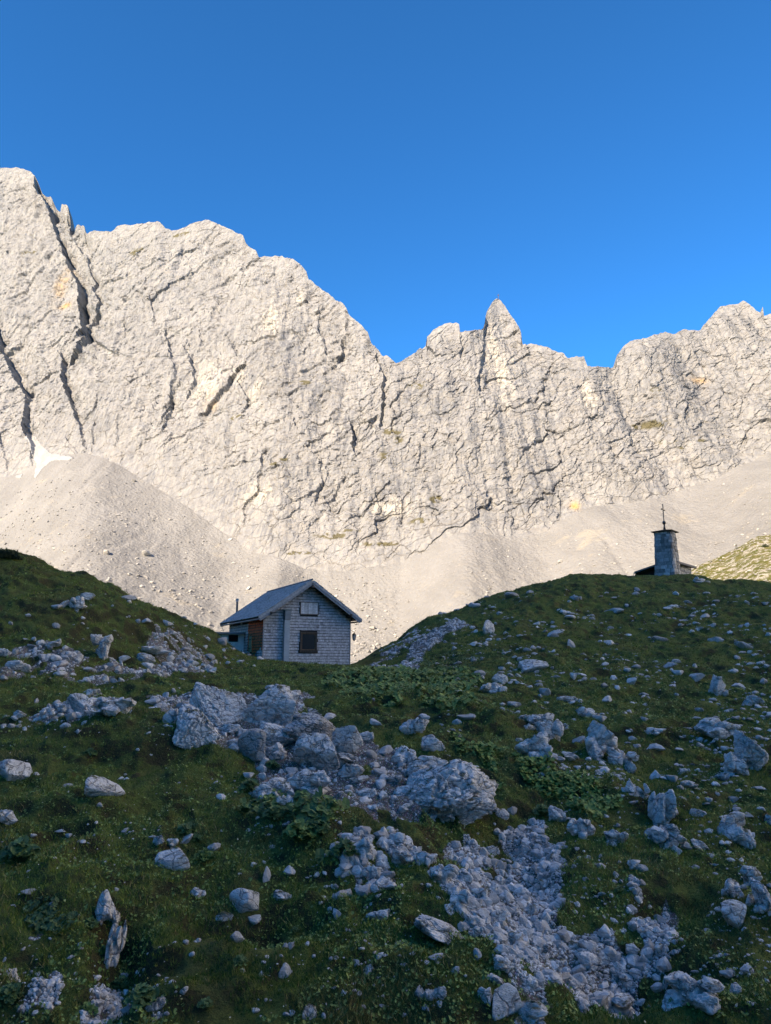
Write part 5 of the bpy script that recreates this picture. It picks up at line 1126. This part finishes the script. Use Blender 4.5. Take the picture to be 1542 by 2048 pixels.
# tower
tx, ty = -.60, -.62; HB, HT, AB, AT = 7.3, 13.1, 1.13, .86
def tw(t, z, o):
    a = t * 2 * math.pi; e = 8.0; r = (abs(math.cos(a)) ** e + abs(math.sin(a)) ** e) ** (-1 / e)
    k = AB + (AT - AB) * ((z - HB) / (HT - HB)) ** .85 + .06 * max(0, 1 - (z - HB) / 2); return (tx + (k * r + o) * math.cos(a), ty + (k * r + o) * math.sin(a) * .95, z)
mb = MB(); n = 40; zs = np.linspace(HB, HT, 12)
for i in range(11):
    for k in range(n):
        mb.add([tw(k / n, zs[i], 0), tw((k + 1) / n, zs[i], 0), tw((k + 1) / n, zs[i + 1], 0), tw(k / n, zs[i + 1], 0)], [(0, 1, 2, 3)], (.10, .098, .095))
tower = mb.build('bell_tower', MASON, chap); tower['label'] = 'tapering tower of rough grey stones'
mb = MB(); rs = random.Random(8); z = HB
while z < HT - .05:
    h = rs.uniform(.22, .40); h = min(h, HT - z); t = rs.random() * .1; te = t + 1
    while t < te - .02:
        w = rs.uniform(.04, .10); t1 = min(t + w, te); o = rs.uniform(.03, .085); b = rs.uniform(.13, .42) * (1.15 if z < 10 else .92); g_ = .0035; tm = (t + t1) / 2
        za, zb_ = z + .012, z + h - .012
        ps = [tw(q, zz, oo) for zz in (za, zb_) for oo in (0, o) for q in (t + g_, tm, t1 - g_)]
        # 0-2 bottom inner, 3-5 bottom outer, 6-8 top inner, 9-11 top outer
        mb.add(ps, [(3, 4, 10, 9), (4, 5, 11, 10), (0, 1, 4, 3), (1, 2, 5, 4), (9, 10, 7, 6), (10, 11, 8, 7), (0, 3, 9, 6), (2, 8, 11, 5)], (b, b * .99, b * .97)); t = t1
    z += h
mb.build('stonework', MASON, tower)
mb = MB(); k = AT + .24
mb.hexa([(tx - k + .06, ty - k + .06, HT), (tx + k - .06, ty - k + .06, HT), (tx + k - .06, ty + k - .06, HT), (tx - k + .06, ty + k - .06, HT), (tx - k, ty - k, HT + .08), (tx + k, ty - k, HT + .08), (tx + k, ty + k, HT + .08), (tx - k, ty + k, HT + .08)], (.06, .055, .055))
mb.hexa([(tx - k, ty - k, HT + .084), (tx + k, ty - k, HT + .084), (tx + k, ty + k, HT + .084), (tx - k, ty + k, HT + .084), (tx - .2, ty - .2, HT + .30), (tx + .2, ty - .2, HT + .30), (tx + .2, ty + .2, HT + .30), (tx - .2, ty + .2, HT + .30)], (.05, .048, .05))
mb.build('tower_cap', DARKWOOD, tower)
mb = MB(); zb0 = HT + .28; mb.lathe([(.15, 0), (.09, .35), (.07, .55), (.10, .60), (.17, .68), (.19, .78), (.17, .88), (.09, .96), (.035, 1.0)], (tx, ty, zb0), 14, (.05, .04, .04)); fin = mb.build('finial', ZINC, tower, True)
mb = MB(); mb.tube([(tx, ty, zb0 + .98), (tx, ty, 16.15)], .055, 6, (.07, .05, .045)); mb.box((tx, ty, 15.55), (.11, .95, .11), Matrix.Rotation(0, 4, 'Z'), (.07, .05, .045)); mb.build('cross', ZINC, fin)

# ------------------------------------------------------------------ small far things
def needle_bush(name, loc, rad, hgt, label, n, seed, cat, cone=False):
    rg_ = np.random.default_rng(seed); o = empty(name, loc); tag(o, label, cat); V = []; C = []
    for i in range(n):
        a = rg_.uniform(0, 6.28); t = rg_.random(); rr_ = rad * (1 - t) if cone else rad * math.sqrt(rg_.random()) * (1 - .4 * t); z = hgt * t
        p = np.array([rr_ * math.cos(a), rr_ * math.sin(a), z * (1 if cone else (.4 + .6 * rg_.random()))]); s = rad * rg_.uniform(.10, .22)
        for _ in range(3):
            d = rg_.normal(size=3); d[2] = abs(d[2]) * (.4 if cone else 1.3); d /= np.linalg.norm(d); e = np.cross(d, rg_.normal(size=3)); e /= np.linalg.norm(e) + 1e-9
            V += [p - e * s * .16, p + e * s * .16, p + d * s * 1.5]; k = rg_.uniform(.7, 1.2); C += [(.022 * k, .038 * k, .016 * k, 1)] * 3
    link('foliage', np_mesh('foliage', np.array(V), np.arange(len(V)).reshape(-1, 3), LEAF, False, {'tint': np.array(C)}), o)
    mb = MB(); mb.tube([(0, 0, -.2), (0, 0, hgt * .8)], [rad * .06, rad * .02], 6, (.05, .035, .025)); mb.build('trunk', LEAF, o)
x, y, z = hit(14, 1118); needle_bush('dwarf_pine', (x, y, z - .05), .75, .5, 'low dark dwarf pine on the top edge of the left knoll', 900, 1, 'shrub')
x, y, z = hit(-40, 1106); needle_bush('dwarf_pine', (x, y, z - .05), .9, .7, 'low dark dwarf pine just beyond the left frame edge', 700, 2, 'shrub')
for k, (px, py, r_, h_, lab) in enumerate([(1473, 1097, .5, 1.6, 'tiny pointed conifer on the crest of the sunlit hill'), (1530, 1092, .9, .9, 'dark little bush near the right edge of the sunlit hill')]):
    L = cast(px, py + 2, (hill,))
    if L: needle_bush('small_conifer' if k == 0 else 'small_bush', (L.x, L.y, L.z - .1), r_, h_, lab, 300, 10 + k, 'tree' if k == 0 else 'shrub', k == 0)
L = cast(997, 600, (mountain,))
if L:
    mb = MB(); mb.box((0, 0, 1.6), (.25, .25, 4.2), col=(.1, .08, .07)); mb.box((0, 0, 2.7), (1.7, .25, .25), col=(.1, .08, .07)); o = mb.build('summit_cross', DARKWOOD); o.location = L + Vector((0, 0, 1.0)); tag(o, 'tiny summit cross on top of the pointed rock spire', 'cross')
bpy.context.view_layer.update()
if 0:
    for nm, P in (('FL', (0, 0, 0)), ('FR', (W_H, 0, 0)), ('FLtop', (0, 0, ZE)), ('FRtop', (W_H, 0, ZE)), ('apex', (W_H / 2, -OV, ZR + .19)), ('ridgeback', (W_H / 2, L_H + OV, ZR + .19)), ('lefttip', roof_pt(-1, DM, -OV, .1)), ('righttip', roof_pt(1, DM, -OV, .1)), ('backtip', roof_pt(-1, DM, L_H + OV, .1))):
        w_ = hut.matrix_world @ Vector(P); print('PP', nm, [round(float(v), 1) for v in project(np.array(w_[:]))])
